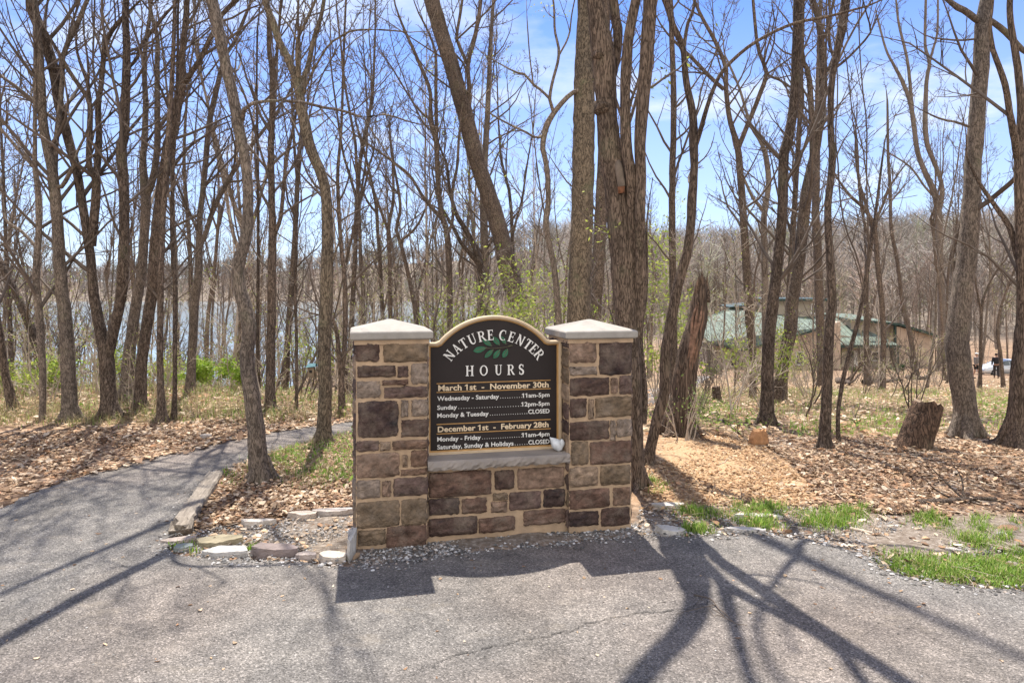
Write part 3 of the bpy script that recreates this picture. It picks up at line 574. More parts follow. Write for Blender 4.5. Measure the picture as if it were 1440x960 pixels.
LEFT = [(Z5((84, 255, 220, 362)), 1), (Z5((290, 618, 222, 365)), 6), (Z5((95, 378, 398, 478)), 1), (Z5((398, 470, 400, 478)), 4), (Z5((498, 618, 380, 528)), 8), (Z5((88, 262, 512, 635)), 8), (Z5((285, 470, 506, 534)), 0),
        (Z5((295, 616, 555, 630)), 4), (Z5((98, 400, 660, 930)), 7), (Z5((425, 470, 655, 775)), 8), (Z5((502, 620, 650, 770)), 8), (Z5((425, 620, 800, 925)), 1),
        (Z6((84, 240, 52, 118)), 4), (Z6((255, 320, 58, 112)), 5), (Z6((340, 584, 45, 105)), 3), (Z6((84, 388, 140, 305)), 2), (Z6((412, 440, 150, 230)), 5), (Z6((470, 584, 118, 228)), 3), (Z6((400, 580, 250, 285)), 3),
        (Z6((84, 250, 330, 455)), 8), (Z6((268, 322, 335, 440)), 2), (Z6((345, 588, 310, 435)), 4), (Z6((84, 388, 475, 660)), 6), (Z6((402, 580, 460, 645)), 6), (Z6((94, 288, 680, 785)), 6), (Z6((296, 580, 650, 798)), 0)]
RIGHT = [(Z8((220, 415, 208, 372)), 2), (Z8((440, 694, 205, 462)), 7), (Z8((220, 420, 405, 462)), 8), (Z8((220, 515, 485, 618)), 1), (Z8((530, 575, 490, 600)), 2), (Z8((594, 694, 470, 605)), 4), (Z8((220, 340, 642, 780)), 1),
         (Z8((362, 395, 650, 790)), 5), (Z8((412, 694, 630, 775)), 6), (Z8((220, 515, 812, 950)), 1), (Z8((526, 558, 808, 950)), 8), (Z8((572, 694, 798, 925)), 8),
         (Z7((575, 690, 104, 266)), 6), (Z7((705, 1000, 100, 260)), 0), (Z7((560, 760, 285, 420)), 5), (Z7((780, 990, 275, 410)), 6), (Z7((560, 845, 442, 575)), 0), (Z7((870, 990, 430, 555)), 3), (Z7((556, 765, 600, 702)), 7), (Z7((785, 988, 572, 700)), 1)]
WALL = [(Z6((594, 1040, 264, 440)), 0), (Z7((30, 165, 308, 440)), 1), (Z7((190, 522, 288, 435)), 2), (Z6((595, 810, 456, 570)), 7), (Z6((832, 1005, 455, 558)), 0), (Z7((18, 115, 472, 514)), 6), (Z7((2, 115, 530, 603)), 2),
        (Z7((132, 355, 460, 585)), 4), (Z7((376, 525, 442, 565)), 7), (Z6((594, 940, 592, 715)), 1), (Z6((952, 1205, 590, 690)), 0), (Z7((235, 530, 588, 688)), 0)]
def pillar(s0, s1, table, zb, ztop, lab, inner_sign):
    D = .46
    mb = MB()
    vs = [plane_pt(s, d, z) for z in (-.12, ztop) for s, d in ((s0, 0), (s1, 0), (s1, D), (s0, D))]
    mb.add(vs, [(0, 1, 5, 4), (1, 2, 6, 5), (2, 3, 7, 6), (3, 0, 4, 7)])
    p = mb.build('pillar', MORT, ROOT, O3); p['label'] = lab
    tb = TB()
    for (x0, y0, x1, y1), ci in table:
        a, zt = px_to_sz(x0, (y0+y1)/2, 0)[0], px_to_sz((x0+x1)/2, y0, 0)[1]; b_, zb_ = px_to_sz(x1, (y0+y1)/2, 0)[0], px_to_sz((x0+x1)/2, y1, 0)[1]
        a = max(a, s0-.004); b_ = min(b_, s1+.004)
        stone(tb, lambda q, r, h: plane_pt(q, -h, r), a, b_, zb_, min(zt, ztop-.008), SC_[ci])
    # the two flanks and the back: courses of their own
    def course(fn, w0, w1):
        z = .02
        while z < ztop-.05:
            hh = RN.uniform(.09, .17); hh = min(hh, ztop-.01-z); x = w0
            while x < w1-.03:
                ww = min(RN.uniform(.1, .3), w1-x)
                if w1-x-ww < .06: ww = w1-x
                if hh > .03: stone(tb, fn, x+.008, x+ww-.008, z+.008, z+hh-.008, SC_[RN.integers(0, len(SC_))], n=9)
                x += ww
            z += hh
    course(lambda q, r, h: plane_pt(s0-h, q, r), 0, D); course(lambda q, r, h: plane_pt(s1+h, q, r), 0, D); course(lambda q, r, h: plane_pt(q, D+h, r), s0, s1)
    tb.build('stonework', STONE, p, O3, tint=True)
    # cap: slab with chamfer and low pyramid
    c = ((s0+s1)/2, D/2); hw = .268; mb = MB()
    rings = [(hw-.012, ztop), (hw, ztop+.008), (hw, ztop+.048), (hw-.008, ztop+.056), (.012, ztop+.125)]
    vs = []
    for h_, z in rings:
        for sx, sy in ((-1, -1), (1, -1), (1, 1), (-1, 1)): vs.append(plane_pt(c[0]+sx*h_, c[1]+sy*h_, z))
    fs = [(3, 2, 1, 0), (16, 17, 18, 19)]
    for r in range(4): fs += [(r*4+i, r*4+(i+1) % 4, r*4+4+(i+1) % 4, r*4+4+i) for i in range(4)]
    mb.add(vs, fs); mb.build('cap', CAPM, p, O3, bev=.004)
    mb = MB(); mb.add([plane_pt(s, d, z) for z in (ztop-.03, ztop) for s, d in ((s0-.012, -.012), (s1+.012, -.012), (s1+.012, D+.012), (s0-.012, D+.012))], [(0, 1, 5, 4), (1, 2, 6, 5), (2, 3, 7, 6), (3, 0, 4, 7), (3, 2, 1, 0)])
    mb.build('mortar_bed', MORT, p, O3)
    return p
pillar(-.229, .231, LEFT, 0, 1.362, None, 1)
pillar(1.219, 1.679, RIGHT, 0, 1.345, None, -1)
# low wall between the pillars
mb = MB(); W0 = .035; WD = .36
mb.add([plane_pt(s, d, z) for z in (-.1, .49) for s, d in ((.22, W0), (1.23, W0), (1.23, WD), (.22, WD))], [(0, 1, 5, 4), (2, 3, 7, 6), (4, 5, 6, 7)])
wl_ = mb.build('low_wall', MORT, ROOT, O3)
tb = TB()
for (x0, y0, x1, y1), ci in WALL:
    a, zt = px_to_sz(x0, (y0+y1)/2, W0)[0], px_to_sz((x0+x1)/2, y0, W0)[1]; b_, zb_ = px_to_sz(x1, (y0+y1)/2, W0)[0], px_to_sz((x0+x1)/2, y1, W0)[1]
    stone(tb, lambda q, r, h: plane_pt(q, W0-h, r), max(a, .236), min(b_, 1.214), zb_, min(zt, .482), SC_[ci], .022)
for k_ in range(12):
    x0 = .24+(k_ % 4)*.245; z0 = .02+(k_//4)*.155
    stone(tb, lambda q, r, h: plane_pt(q, WD+h, r), x0, x0+.23, z0, z0+.14, SC_[k_ % len(SC_)])
tb.build('stonework', STONE, wl_, O3, tint=True)
# ledge with a rough rock-faced front edge
tb = TB(); n = 46; V = []
prof = [(.40, .488), (-.018, .488), (-.030, .497), (-.034, .515), (-.030, .538), (-.018, .552), (.40, .556)]
for i in range(n):
    s = .233+(1.217-.233)*i/(n-1)
    for j, (d, z) in enumerate(prof):
        r = RN.normal(0, .004, 2) if 1 <= j <= 4 else (0, 0)
        if j in (1, 2): r = r+np.array([RN.normal(0, .003), RN.normal(0, .004)])
        V.append(plane_pt(s, d+r[0], z+r[1]))
m_ = len(prof); q = [(i*m_+j, (i+1)*m_+j, (i+1)*m_+j+1, i*m_+j+1) for i in range(n-1) for j in range(m_-1)]
tb.raw(V, q); tb.build('sill', SILLM, wl_, O3, smooth=False)
# ------------------------------------------------------------ the arched board
SD = .165                                   # board front, behind the pillar fronts
def bz(py, px=615): return px_to_sz(px, py, SD)[1]
SX0, SX1 = .238, 1.212; SH = 1.325; SB = .545; SCN = .7175; AH = .392; AT = 1.508
rise = AT-SH; R_ = (AH*AH+rise*rise)/(2*rise); CZ_ = AT-R_
def outline(ins):
    r = R_-ins; sh = SH-ins; f_ = .018
    h = math.sqrt(max(r*r-(sh-CZ_)**2, 1e-6)); a1 = math.atan2(sh-CZ_, h)
    pts = [(SX0+ins, SB+ins), (SX1-ins, SB+ins), (SX1-ins, sh), (SCN+h+f_, sh)]
    for t in np.linspace(a1+.03, math.pi-a1-.03, 40): pts.append((SCN+r*math.cos(t), CZ_+r*math.sin(t)))
    return pts+[(SCN-h-f_, sh), (SX0+ins, sh)]
BOARD = simple('sign_board_paint', (.020, .014, .013), .55, nscale=3, var=.2, bstr=.08, bdist=.002)
FRAMEM = simple('tan_frame_paint', (.52, .40, .265), .6, nscale=12, var=.12, bstr=.15, bdist=.003)
GOLD = simple('gold_rule_paint', (.42, .235, .085), .5, nscale=20, var=.15, bstr=0)
WHITE = simple('ivory_letter_paint', (.74, .72, .68), .6, nscale=20, var=.08, bstr=0)
CREAM = simple('cream_letter_paint', (.72, .58, .40), .6, nscale=20, var=.08, bstr=0)
GREEN = simple('green_leaf_paint', (.028, .135, .070), .55, nscale=25, var=.25, bstr=0)
fb = lambda a, b, d: plane_pt(a, SD+d, b)
mb = MB(); mb.prism(outline(.020), fb, .004, .05); bd = mb.build('sign_board', BOARD, ROOT, O3)
mb = MB()
levels = [(0, .03), (0, -.014), (.005, -.020), (.017, -.020), (.021, -.010), (.024, -.010), (.030, -.006), (.034, .004)]
outs = [outline(i) for i, _ in levels]; n = len(outs[0]); vs = []
for (i_, d), o_ in zip(levels, outs): vs += [fb(a, b_, d) for a, b_ in o_]
fs = []; mt = []
for l_ in range(len(levels)-1):
    for i in range(n): fs.append((l_*n+i, l_*n+(i+1) % n, (l_+1)*n+(i+1) % n, (l_+1)*n+i)); mt.append(1 if l_ >= 5 else 0)
mb.add(vs, fs); mb.m = mt; mb.build('frame', [FRAMEM, GOLD], bd, O3)
# --- serif capitals drawn from strokes
def arcp(cx, cy, rx, ry, a0, a1, n=18): return [(cx+rx*math.cos(math.radians(a0+(a1-a0)*i/(n-1))), cy+ry*math.sin(math.radians(a0+(a1-a0)*i/(n-1)))) for i in range(n)]
def sweep(pts, ws):
    pts = np.asarray(pts, float); d = np.gradient(pts, axis=0); nr = np.stack([-d[:, 1], d[:, 0]], 1); nr /= np.linalg.norm(nr, axis=1)[:, None]
    ws = np.interp(np.linspace(0, 1, len(pts)), np.linspace(0, 1, len(ws)), ws)[:, None]/2
    a = pts+nr*ws; b_ = pts-nr*ws; return [[tuple(a[i]), tuple(b_[i]), tuple(b_[i+1]), tuple(a[i+1])] for i in range(len(pts)-1)]
R4 = lambda x0, y0, x1, y1: [[(x0, y0), (x1, y0), (x1, y1), (x0, y1)]]
def bar(p, q, wp): return sweep([p, ((p[0]+q[0])/2, (p[1]+q[1])/2), q], [wp, wp, wp])
T_, t_, s_ = .165, .075, .05
def ser(x, y, w_=.2, up=1): return [[(x-w_, y), (x+w_, y), (x+w_, y+s_*up), (x-w_, y+s_*up)]]
def stem(x, w_=T_): return R4(x-w_/2, 0, x+w_/2, 1)+ser(x, 0, w_/2+.09)+ser(x, 1, w_/2+.09, -1)
GL = {
 'N': (.86, R4(.12, 0, .12+t_, 1)+ser(.157, 0, .13)+[[(.03, 1), (.24, 1), (.76, 0), (.62, 0)]]+R4(.62+.03, .12, .65+t_+.03, 1)+ser(.70, 1, .13, -1)),
 'A': (.84, [[(.14, 0), (.22, 0), (.45, 1), (.38, 1)]]+[[(.56, 0), (.74, 0), (.48, 1), (.36, 1)]]+R4(.25, .30, .62, .30+t_)+ser(.17, 0, .14)+ser(.67, 0, .16)),
 'T': (.76, R4(.38-T_/2, 0, .38+T_/2, 1)+ser(.38, 0, T_/2+.09)+R4(.04, 1-t_, .72, 1)+[[(.04, 1), (.04, .74), (.075, .74), (.12, 1)]]+[[(.64, 1), (.685, .74), (.72, .74), (.72, 1)]]),
 'U': (.84, R4(.13, .34, .13+T_, 1)+ser(.21, 1, .17, -1)+R4(.64, .34, .64+t_, 1)+ser(.68, 1, .12, -1)+sweep(arcp(.447, .34, .232, .30, 180, 360, 20), [T_, .13, .10, t_, t_])),
 'R': (.84, stem(.2)+sweep([(.24, .96)]+arcp(.44, .735, .19, .225, 90, -90, 16)+[(.24, .51)], [t_, t_, .13, T_, .13, t_, t_])+[[(.36, .5), (.50, .5), (.84, .0), (.66, .0)]]+ser(.76, 0, .11)),
 'E': (.74, stem(.2)+R4(.2, 1-t_, .62, 1)+[[(.62, 1), (.55, 1), (.59, .76), (.62, .76)]]+R4(.2, .48, .52, .48+t_)+[[(.49, .38), (.52, .38), (.52, .65), (.49, .65)]]+R4(.2, 0, .64, t_)+[[(.56, 0), (.64, 0), (.67, .26), (.64, .26)]]),
 'C': (.82, sweep(arcp(.45, .5, .34, .475, 48, 312, 30), [t_, t_, .12, T_, T_, .12, t_, t_])+[[(.66, .66), (.70, .66), (.70, .99), (.66, .95)]]),
 'H': (.92, stem(.2)+stem(.72)+R4(.25, .48, .67, .48+t_)),
 'O': (.92, sweep(arcp(.46, .5, .345, .46, 90, 450, 40), [t_, .12, T_, .12, t_, .12, T_, .12, t_])),
 'S': (.62, sweep(arcp(.31, .745, .19, .22, 20, 90, 8)+arcp(.31, .745, .20, .22, 100, 225, 12)+[(.31, .52)]+arcp(.31, .255, .21, .225, 40, -90, 14)+arcp(.31, .255, .20, .225, -100, -165, 8), [t_, .09, .12, .14, .17, .17, .15, .12, .09, t_])+[[(.48, .70), (.52, .70), (.53, .98), (.49, .95)]]+[[(.09, .02), (.13, .05), (.14, .31), (.10, .31)]]),
}
LIFT = [0.0]
def glyph(mb, ch, ox, oz, hgt, rot=0.0, mat=0, xs=1.0):
    wdt, polys = GL[ch]; c, s = math.cos(rot), math.sin(rot)
    for pl_ in polys:
        LIFT[0] = (LIFT[0]+.00013) % .0016; dd = -.004-LIFT[0]
        pts = []
        for x, y in pl_:
            x = (x-wdt/2)*hgt*xs; y = y*hgt; pts.append((ox+x*c-y*s, oz+x*s+y*c))
        if sum(pts[i-1][0]*pts[i][1]-pts[i][0]*pts[i-1][1] for i in range(len(pts))) < 0: pts = pts[::-1]
        mb.prism(pts, fb, dd, .003, mat)
mb = MB(); ac = px_to_sz(695.3, 538.6, SD); ar = .372
for ch, dg in zip('NATURECENTER', (-52.5, -42, -33, -23.5, -13.2, -4, 8.6, 18.0, 27.8, 37.2, 45.4, 53.8)):
    if dg == 8.6: mb.build('title_lettering', WHITE, bd, O3); mb = MB()
    th = math.radians(dg); glyph(mb, ch, ac[0]+ar*math.sin(th)*.985, ac[1]-.012+(ar-.062)*math.cos(th)*1.02, .072, -th, 0, .95)
mb.build('title_lettering', WHITE, bd, O3)
mb = MB(); zb0 = bz(528.6, 655)
for ch, px in zip('HOURS', (660.5, 680.2, 700.7, 718.2, 733)): glyph(mb, ch, px_to_sz(px, 520, SD)[0], zb0, .072, 0, 0, .92)
mb.build('heading_lettering', WHITE, bd, O3)
# leaf sprig emblem
Zq = lambda x, y: px_to_sz(590+x/6.857, 430+y/6.857, SD)
mb = MB()
def sprig_leaf(tip, base, wd, k):
    a = np.array(Zq(*tip)); b_ = np.array(Zq(*base)); d = b_-a; nrm = np.array((-d[1], d[0])); P_ = []
    ts = np.linspace(0, 1, 9); ww = np.sin(np.pi*ts**.85)**.9*wd
    P_ = [tuple(a+d*t+nrm*w_) for t, w_ in zip(ts, ww)]+[tuple(a+d*t-nrm*w_) for t, w_ in list(zip(ts, ww))[-2:0:-1]]
    if sum(P_[i-1][0]*P_[i][1]-P_[i][0]*P_[i-1][1] for i in range(len(P_))) < 0: P_ = P_[::-1]
    mb.prism(P_, fb, -.003-.0003*k, .003, 0)
    mb.prism([tuple(a*.85+b_*.15+nrm*.012), tuple(a*.85+b_*.15-nrm*.012), tuple(b_-nrm*.03), tuple(b_+nrm*.03)], fb, -.0055-.0003*k, .003, 1)
for k_, (tp, bs_, wd) in enumerate((((518, 436), (645, 402), .22), ((608, 320), (697, 388), .20), ((708, 298), (772, 380), .24), ((783, 292), (834, 370), .20), ((628, 498), (712, 418), .19), ((713, 506), (776, 420), .24), ((803, 498), (850, 412), .26))): sprig_leaf(tp, bs_, wd, k_)
SPRIG = simple('sprig_stem_paint', (.11, .10, .06), .6, nscale=20, var=.1, bstr=0)
for p, q_ in (((640, 408), (740, 408)), ((740, 408), (840, 396)), ((840, 396), (892, 374)), ((840, 394), (896, 384))):
    for pl_ in bar(Zq(*p), Zq(*q_), .0028): mb.prism(pl_ if sum(pl_[i-1][0]*pl_[i][1]-pl_[i][0]*pl_[i-1][1] for i in range(4)) > 0 else pl_[::-1], fb, -.0062, .003, 1)
mb.build('leaf_emblem', [GREEN, SPRIG], bd, O3)
# gold rules
mb = MB()
for py in (539.3, 551.6, 596.6, 610.0):
    s0_, z0_ = px_to_sz(614, py, SD); s1_ = px_to_sz(774.3, py, SD)[0]; mb.prism([(s0_, z0_-.003), (s1_, z0_-.003), (s1_, z0_+.003), (s0_, z0_+.003)], fb, -.002, .003)
mb.build('rule', GOLD, bd, O3)
# sans lettering from Blender's own built-in face, thickened to bold
def text_mesh(body, offset=.022):
    cu = bpy.data.curves.new('lettering', 'FONT'); cu.body = body; cu.size = 1.0; cu.offset = offset; cu.extrude = .02; cu.resolution_u = 3
    o = bpy.data.objects.new('lettering', cu); COL.objects.link(o); bpy.context.view_layer.update()
    me = bpy.data.meshes.new_from_object(o.evaluated_get(bpy.context.evaluated_depsgraph_get())); bpy.data.objects.remove(o); bpy.data.curves.remove(cu); return me
CAPH = .700
def text_line(mb, body, x0, x1, ybase, caph, mat=0, offset=.022):
    me = text_mesh(body, offset); co = np.array([v.co[:] for v in me.vertices]); mn, mx_ = co[:, 0].min(), co[:, 0].max()
    s0_ = px_to_sz(x0, ybase, SD)[0]; z0_ = bz(ybase); s1_ = px_to_sz(x1, ybase, SD)[0]; zh = caph/F*4.7
    vs = [fb(s0_+(c[0]-mn)/(mx_-mn)*(s1_-s0_), z0_+c[1]/CAPH*zh, .002-(c[2]+.02)/.04*.006) for c in co]
    for i_, ch in enumerate(body):                       # the built-in numeral one is a bare stem: give it its flag
        if ch == '1':
            m1 = text_mesh(body[:i_+1], offset); xr = max(v.co.x for v in m1.vertices); bpy.data.meshes.remove(m1)
            f_ = lambda gx, gy: (s0_+(gx-mn)/(mx_-mn)*(s1_-s0_), z0_+gy/CAPH*zh)
            mb.prism([f_(xr-.30, .46), f_(xr-.10, .56), f_(xr-.06, .70), f_(xr-.12, .70), f_(xr-.18, .62), f_(xr-.30, .57)], fb, -.0046, .002, mat)
    mb.add(vs, [tuple(p.vertices) for p in me.polygons], mat); bpy.data.meshes.remove(me)
mb = MB(); hl = lambda: mb.build('hours_lettering', [WHITE, CREAM], bd, O3)
text_line(mb, 'March 1st  -  November 30th', 616.2, 771.5, 549.4, 8.0, 1, .018)
hl(); mb = MB(); text_line(mb, 'December 1st  -  February 28th', 615.6, 771.3, 607.2, 7.6, 1, .018)
for body_l, dots, body_r, yb, xl, xr in (('Wednesday - Saturday', 10, '11am-5pm', 563.3, 702, 735.5), ('Sunday', 25, '12pm-5pm', 575.9, 643, 734.5), ('Monday & Tuesday', 17, 'CLOSED', 587.0, 687.5, 742.8),
                                         ('Monday - Friday', 18, '11am-4pm', 620.4, 676.5, 735), ('Saturday, Sunday & Holidays', 6, 'CLOSED', 631.4, 722.5, 743)):
    hl(); mb = MB(); text_line(mb, body_l, 614.8, xl-.5, yb, 6.1, 0, .013); text_line(mb, body_r, xr, 772.6, yb, 6.1, 0, .013)
    xs_ = np.linspace(xl+2.0, xr-1.8, dots)
    for x_ in xs_:
        s_0 = px_to_sz(x_, yb, SD)[0]; z_0 = bz(yb); r_ = .0024
        mb.prism([(s_0+r_*math.cos(a), z_0+.0025+r_*math.sin(a)) for a in np.linspace(0, 2*math.pi, 9)[:-1]], fb, -.003, .003, 0)
hl()
# ------------------------------------------------------------ the pale whorled stone left on the ledge
tb = TB(); n = 26; Pc = []; Rc = []
bs_ = np.array(plane_pt(1.152, .07, .556))
for i in range(n):
    t = i/(n-1); a = 1.0-t*5.2; r = .036*(1-t*.78)
    Pc.append(bs_+np.array([r*math.cos(a)*CA*.9+.004, -.012*t-.006+r*math.cos(a)*SA, .050+r*math.sin(a)*.85])); Rc.append(.026*(1-t*.70)*(.55+.45*min(1, t*6)))
tb.tube(Pc, Rc, 12, rough=.06, rng=RN, cap=True)
Pt = [bs_+np.array([-.052, -.004, .095]), bs_+np.array([-.034, -.004, .078]), bs_+np.array([-.008, -.002, .050]), bs_+np.array([.012, 0, .020]), bs_+np.array([.018, .002, .004])]
tb.tube(smooth_poly(Pt, 14), [.003, .008, .014, .020, .026, .031, .036, .038, .038, .036, .033, .029, .025, .018], 12, rough=.07, rng=RN, cap=True)
SHELL = simple('pale_shell', (.56, .58, .60), .55, nscale=30, var=.25, bstr=.5, bdist=.004)
o = tb.build('seashell', SHELL, None, tuple(bs_)); tag(o, 'pale grey whorled seashell resting on the stone ledge beside the sign board', 'seashell')
# ------------------------------------------------------------ trees
TR = np.random.default_rng(77)
def unit(v): v = np.asarray(v, float); return v/(np.linalg.norm(v)+1e-9)
def perp(rng, d):
    r = rng.normal(size=3); r -= d*(r@d); return unit(r)
def branch_path(rng, p, d, ln, n, up=.25, wob=.22, droop=0.0):
    P = [np.array(p, float)]; d = unit(d)
    for i in range(n):
        d = unit(d+rng.normal(0, wob, 3)*(.6 if i else .2)+np.array([0, 0, up*(.5 if i else .2)-droop])); P.append(P[-1]+d*ln/n)
    return np.array(P)
def twigs_on(rng, tb, P, R, lvl, dens, mat, lmax, minr=.0022, t0=.15, flat_=0.0):
    """side shoots along a stem, each with its own finer shoots"""
    h = np.r_[0, np.cumsum(np.linalg.norm(np.diff(P, axis=0), axis=1))]; Lh = h[-1]
    if Lh < .05: return
    n = rng.poisson(max(.5, Lh*(1-t0)*dens)); k = {1: 5, 2: 4, 3: 3}.get(lvl, 3)
    for t in np.sort(rng.uniform(t0, 1, n)):
        hh = t*Lh; p = np.array([np.interp(hh, h, P[:, i]) for i in range(3)]); r = np.interp(hh, h, R)
        j = min(len(P)-2, max(0, np.searchsorted(h, hh)-1)); d = unit(P[j+1]-P[j])
        a = rng.uniform(.55, 1.2); q = perp(rng, d); q[2] = q[2]*.8+.1
        nd = unit(d*math.cos(a)+unit(q)*math.sin(a))
        ln = lmax*rng.uniform(.35, 1.0)*(1-.45*t); r0 = min(r*.62, ln*.0125+.003)
        if lvl <= 1: r0 = min(r*.6, ln*.012+.004)
        m = {1: 6, 2: 4, 3: 3}.get(lvl, 3)
        B = branch_path(rng, p, nd, ln, m, up=.2 if lvl < 3 else .06, wob=.24); RR = np.linspace(max(r0, minr), minr*.8, m+1)
        tb.tube(B, RR, k, mat)
        if lvl < 3: twigs_on(rng, tb, B, RR, lvl+1, {1: 4.2, 2: 7.5}[lvl]*max(.5, min(1.6, 1.3/max(ln, .3)))*.9, mat, {1: .36, 2: .4}[lvl]*ln+.06, minr, .15)
def buds_on(rng, tb, pts, n, size, pal, mat=1, spread=.05):
    idx = rng.integers(0, len(pts), n); c = pts[idx]+rng.normal(0, spread, (n, 3)); s = rng.uniform(.5, 1.2, n)*size
    a = rng.normal(size=(n, 3)); a /= np.linalg.norm(a, axis=1)[:, None]; b = np.cross(a, rng.normal(size=(n, 3))); b /= np.linalg.norm(b, axis=1)[:, None]
    V = np.stack([c-a*s[:, None], c+b*s[:, None]*.45, c+a*s[:, None], c-b*s[:, None]*.45], 1).reshape(-1, 3)
    q = (np.arange(n)*4)[:, None]+np.arange(4); pal = np.asarray(pal)
    tb.raw(V, q, None, mat, np.repeat(pal[rng.integers(0, len(pal), n)]*rng.uniform(.75, 1.2, (n, 1)), 4, 0))
BUDP = [(.34, .38, .08), (.42, .44, .12), (.26, .33, .06)]; REDB = [(.30, .12, .08), (.36, .17, .11)]
def densify(pts, step):
    p = np.asarray(pts, float); L_ = np.linalg.norm(np.diff(p[:, :3], axis=0), axis=1).sum(); n = max(4, int(L_/step))
    return smooth_poly(p, n)
class Tree: pass
TREES = []
def tree(label, stems, Z=None, mat=None, cat='tree', name='bare_tree', height=None, dens=2.8, lmax=3.0, group='bare trees standing round the sign', lean=0.0, buds=0, budpal=BUDP, t0=.22, k=None, rough=.055, flare=1.35, zbase=None, crown=True, ext=True, twigmat=None):
    """stems: list of pixel polylines (x, y, width) traced from the photo; the first starts at the base"""
    rng = np.random.default_rng(abs(hash(label)) % 2**31 if False else sum(ord(c)*(i+7) for i, c in enumerate(label)))
    x0, y0 = stems[0][0][:2]
    if Z is None: bx, Z, bz_ = ground_hit(x0, y0)
    else: bx = (x0-CX)/F*Z; bz_ = float(gz(bx, Z))
    base = np.array([bx, Z, bz_]); mat = mat or BARK
    near = Z < 10.5; step = .10 if near else .25
    root = thing(name, label, cat, tuple(base), group)
    tt = TB(); tc_ = TB(); ends = []
    for si, st in enumerate(stems):
        pts = []; y_ = Z
        for i, (px, py, w_) in enumerate(st):
            hgt = EYE-(py-HY)/F*Z-bz_
            dep = Z+lean*hgt+(0 if si == 0 else (i*.0+(-1)**si*.12*min(i, 3)/3*(1+.1*si)))
            p = P3(px, py, dep); pts.append((*p, w_/2/F*dep))
        pts = np.array(pts)
        if si == 0:
            if Z is not None: pts[0, 2] = min(pts[0, 2], bz_) if pts[0, 2] < bz_ else bz_
            pts = np.vstack([[pts[0, 0]-(pts[1, 0]-pts[0, 0])*.1, pts[0, 1], bz_-.15, pts[0, 3]*1.12], pts])
        if st[-1][1] <= 14 and ext:                      # continues above the picture
            top = pts[-1]; d = unit(pts[-1, :3]-pts[-2, :3]); H_ = height or rng.uniform(13.5, 18)
            rem = max(1.5, (H_-(top[2]-bz_))*(1.0 if top[3] > .045 else .6)); m = max(3, int(rem/1.1)); ex = []
            p = top[:3].copy(); r = top[3]
            for i in range(m):
                d = unit(d*.9+np.array([0, 0, .12])+rng.normal(0, .09, 3)); p = p+d*rem/m; ex.append((*p, max(.006, top[3]*(1-(i+1)/m)**.8)))
            pts = np.vstack([pts, ex])
        elif ext and len(stems) > 1 or (ext and st[-1][1] > 14):   # thin out beyond the traced end
            top = pts[-1]; d = unit(pts[-1, :3]-pts[-2, :3]); p = top[:3].copy(); ex = []; rem = min(1.6, top[3]*55)
            for i in range(4):
                d = unit(d+rng.normal(0, .16, 3)+np.array([0, 0, .1])); p = p+d*rem/4; ex.append((*p, max(.003, top[3]*(1-(i+1)/4.3))))
            pts = np.vstack([pts, ex])
        D_ = densify(pts, step); P, R = D_[:, :3], np.maximum(D_[:, 3], .004)
        if si == 0 and flare > 1:
            hgt = P[:, 2]-bz_; R = R*(1+(flare-1)*np.exp(-np.maximum(hgt, 0)/(.12+R[0]*.8)))
            if near and R[0] > .055:                      # root flare
                for q_ in range(int(rng.integers(5, 8))):
                    a_ = q_*1.05+rng.uniform(-.4, .4); dr = np.array([math.cos(a_), math.sin(a_), 0]); r0_ = R[3]
                    rp0 = P[0]*(1, 1, 0)+np.array([0, 0, bz_]); pr_ = np.array([rp0+dr*r0_*.35+(0, 0, r0_*2.4), rp0+dr*r0_*.75+(0, 0, r0_*1.1), rp0+dr*r0_*1.25+(0, 0, r0_*.3), rp0+dr*r0_*(2.0+rng.random()*.8)+(0, 0, -.04)])
                    tt.tube(smooth_poly(np.c_[pr_, np.array([.35, .42, .36, .16])*r0_], 12)[:, :3], smooth_poly(np.c_[pr_, np.array([.35, .42, .36, .16])*r0_], 12)[:, 3], 8, 0, .1, rng)
        P = P+np.where(np.arange(len(P))[:, None] > 1, rng.normal(0, .0035, P.shape)*R[:, None]*8, 0)
        R = R*.955
        tt.tube(P, R, k or (22 if near and R[0] > .05 else 12), 0, rough if near else rough*.6, rng)
        if crown:
            lim = np.searchsorted(P[:, 2], EYE+(HY+170)/F*Z) if P[-1, 2] > EYE+(HY+170)/F*Z else len(P)
            Pf, Rf = (P, R) if lim < 6 else (P[:lim], R[:lim])
            if len(Pf) < len(P)-3: twigs_on(rng, tc_, P[len(Pf):], R[len(Pf):], 1, .22, 0, lmax*.8, .006, 0)
            thick = np.median(R) > .05
            twigs_on(rng, tc_, Pf, Rf, 1, dens*(1.0 if near else .95), 0, lmax*(1.15 if thick else .8), (.0034 if Z < 12 else .0034+.00012*Z), t0 if si == 0 else .1)
            if Z > 11 or dens >= 2:                     # a few long arching boughs that split into fine twigs
                for _ in range(int(rng.integers(2, 5)) if si == 0 else int(rng.integers(0, 3))):
                    if len(Pf) < 8: break
                    j = int(rng.integers(int(len(Pf)*(.42 if si == 0 else .2)), len(Pf)-1)); d0 = unit(Pf[j]-Pf[j-1]); a = rng.uniform(.45, 1.0); nd = unit(d0*math.cos(a)+perp(rng, d0)*(1, .7, .5)*math.sin(a))
                    B = branch_path(rng, Pf[j], nd, rng.uniform(2.2, 4.8), 10, up=.13, wob=.17); Q_ = smooth_poly(np.c_[B, np.linspace(min(Rf[j]*.42, .024), .005, 11)], 18)
                    tc_.tube(Q_[:, :3], Q_[:, 3], 5); twigs_on(rng, tc_, Q_[:, :3], Q_[:, 3], 2, 4.2, 0, 1.0, .0034+.0001*Z, .08)
        ends.append(P)
    tt.build('trunk', mat, root, base)
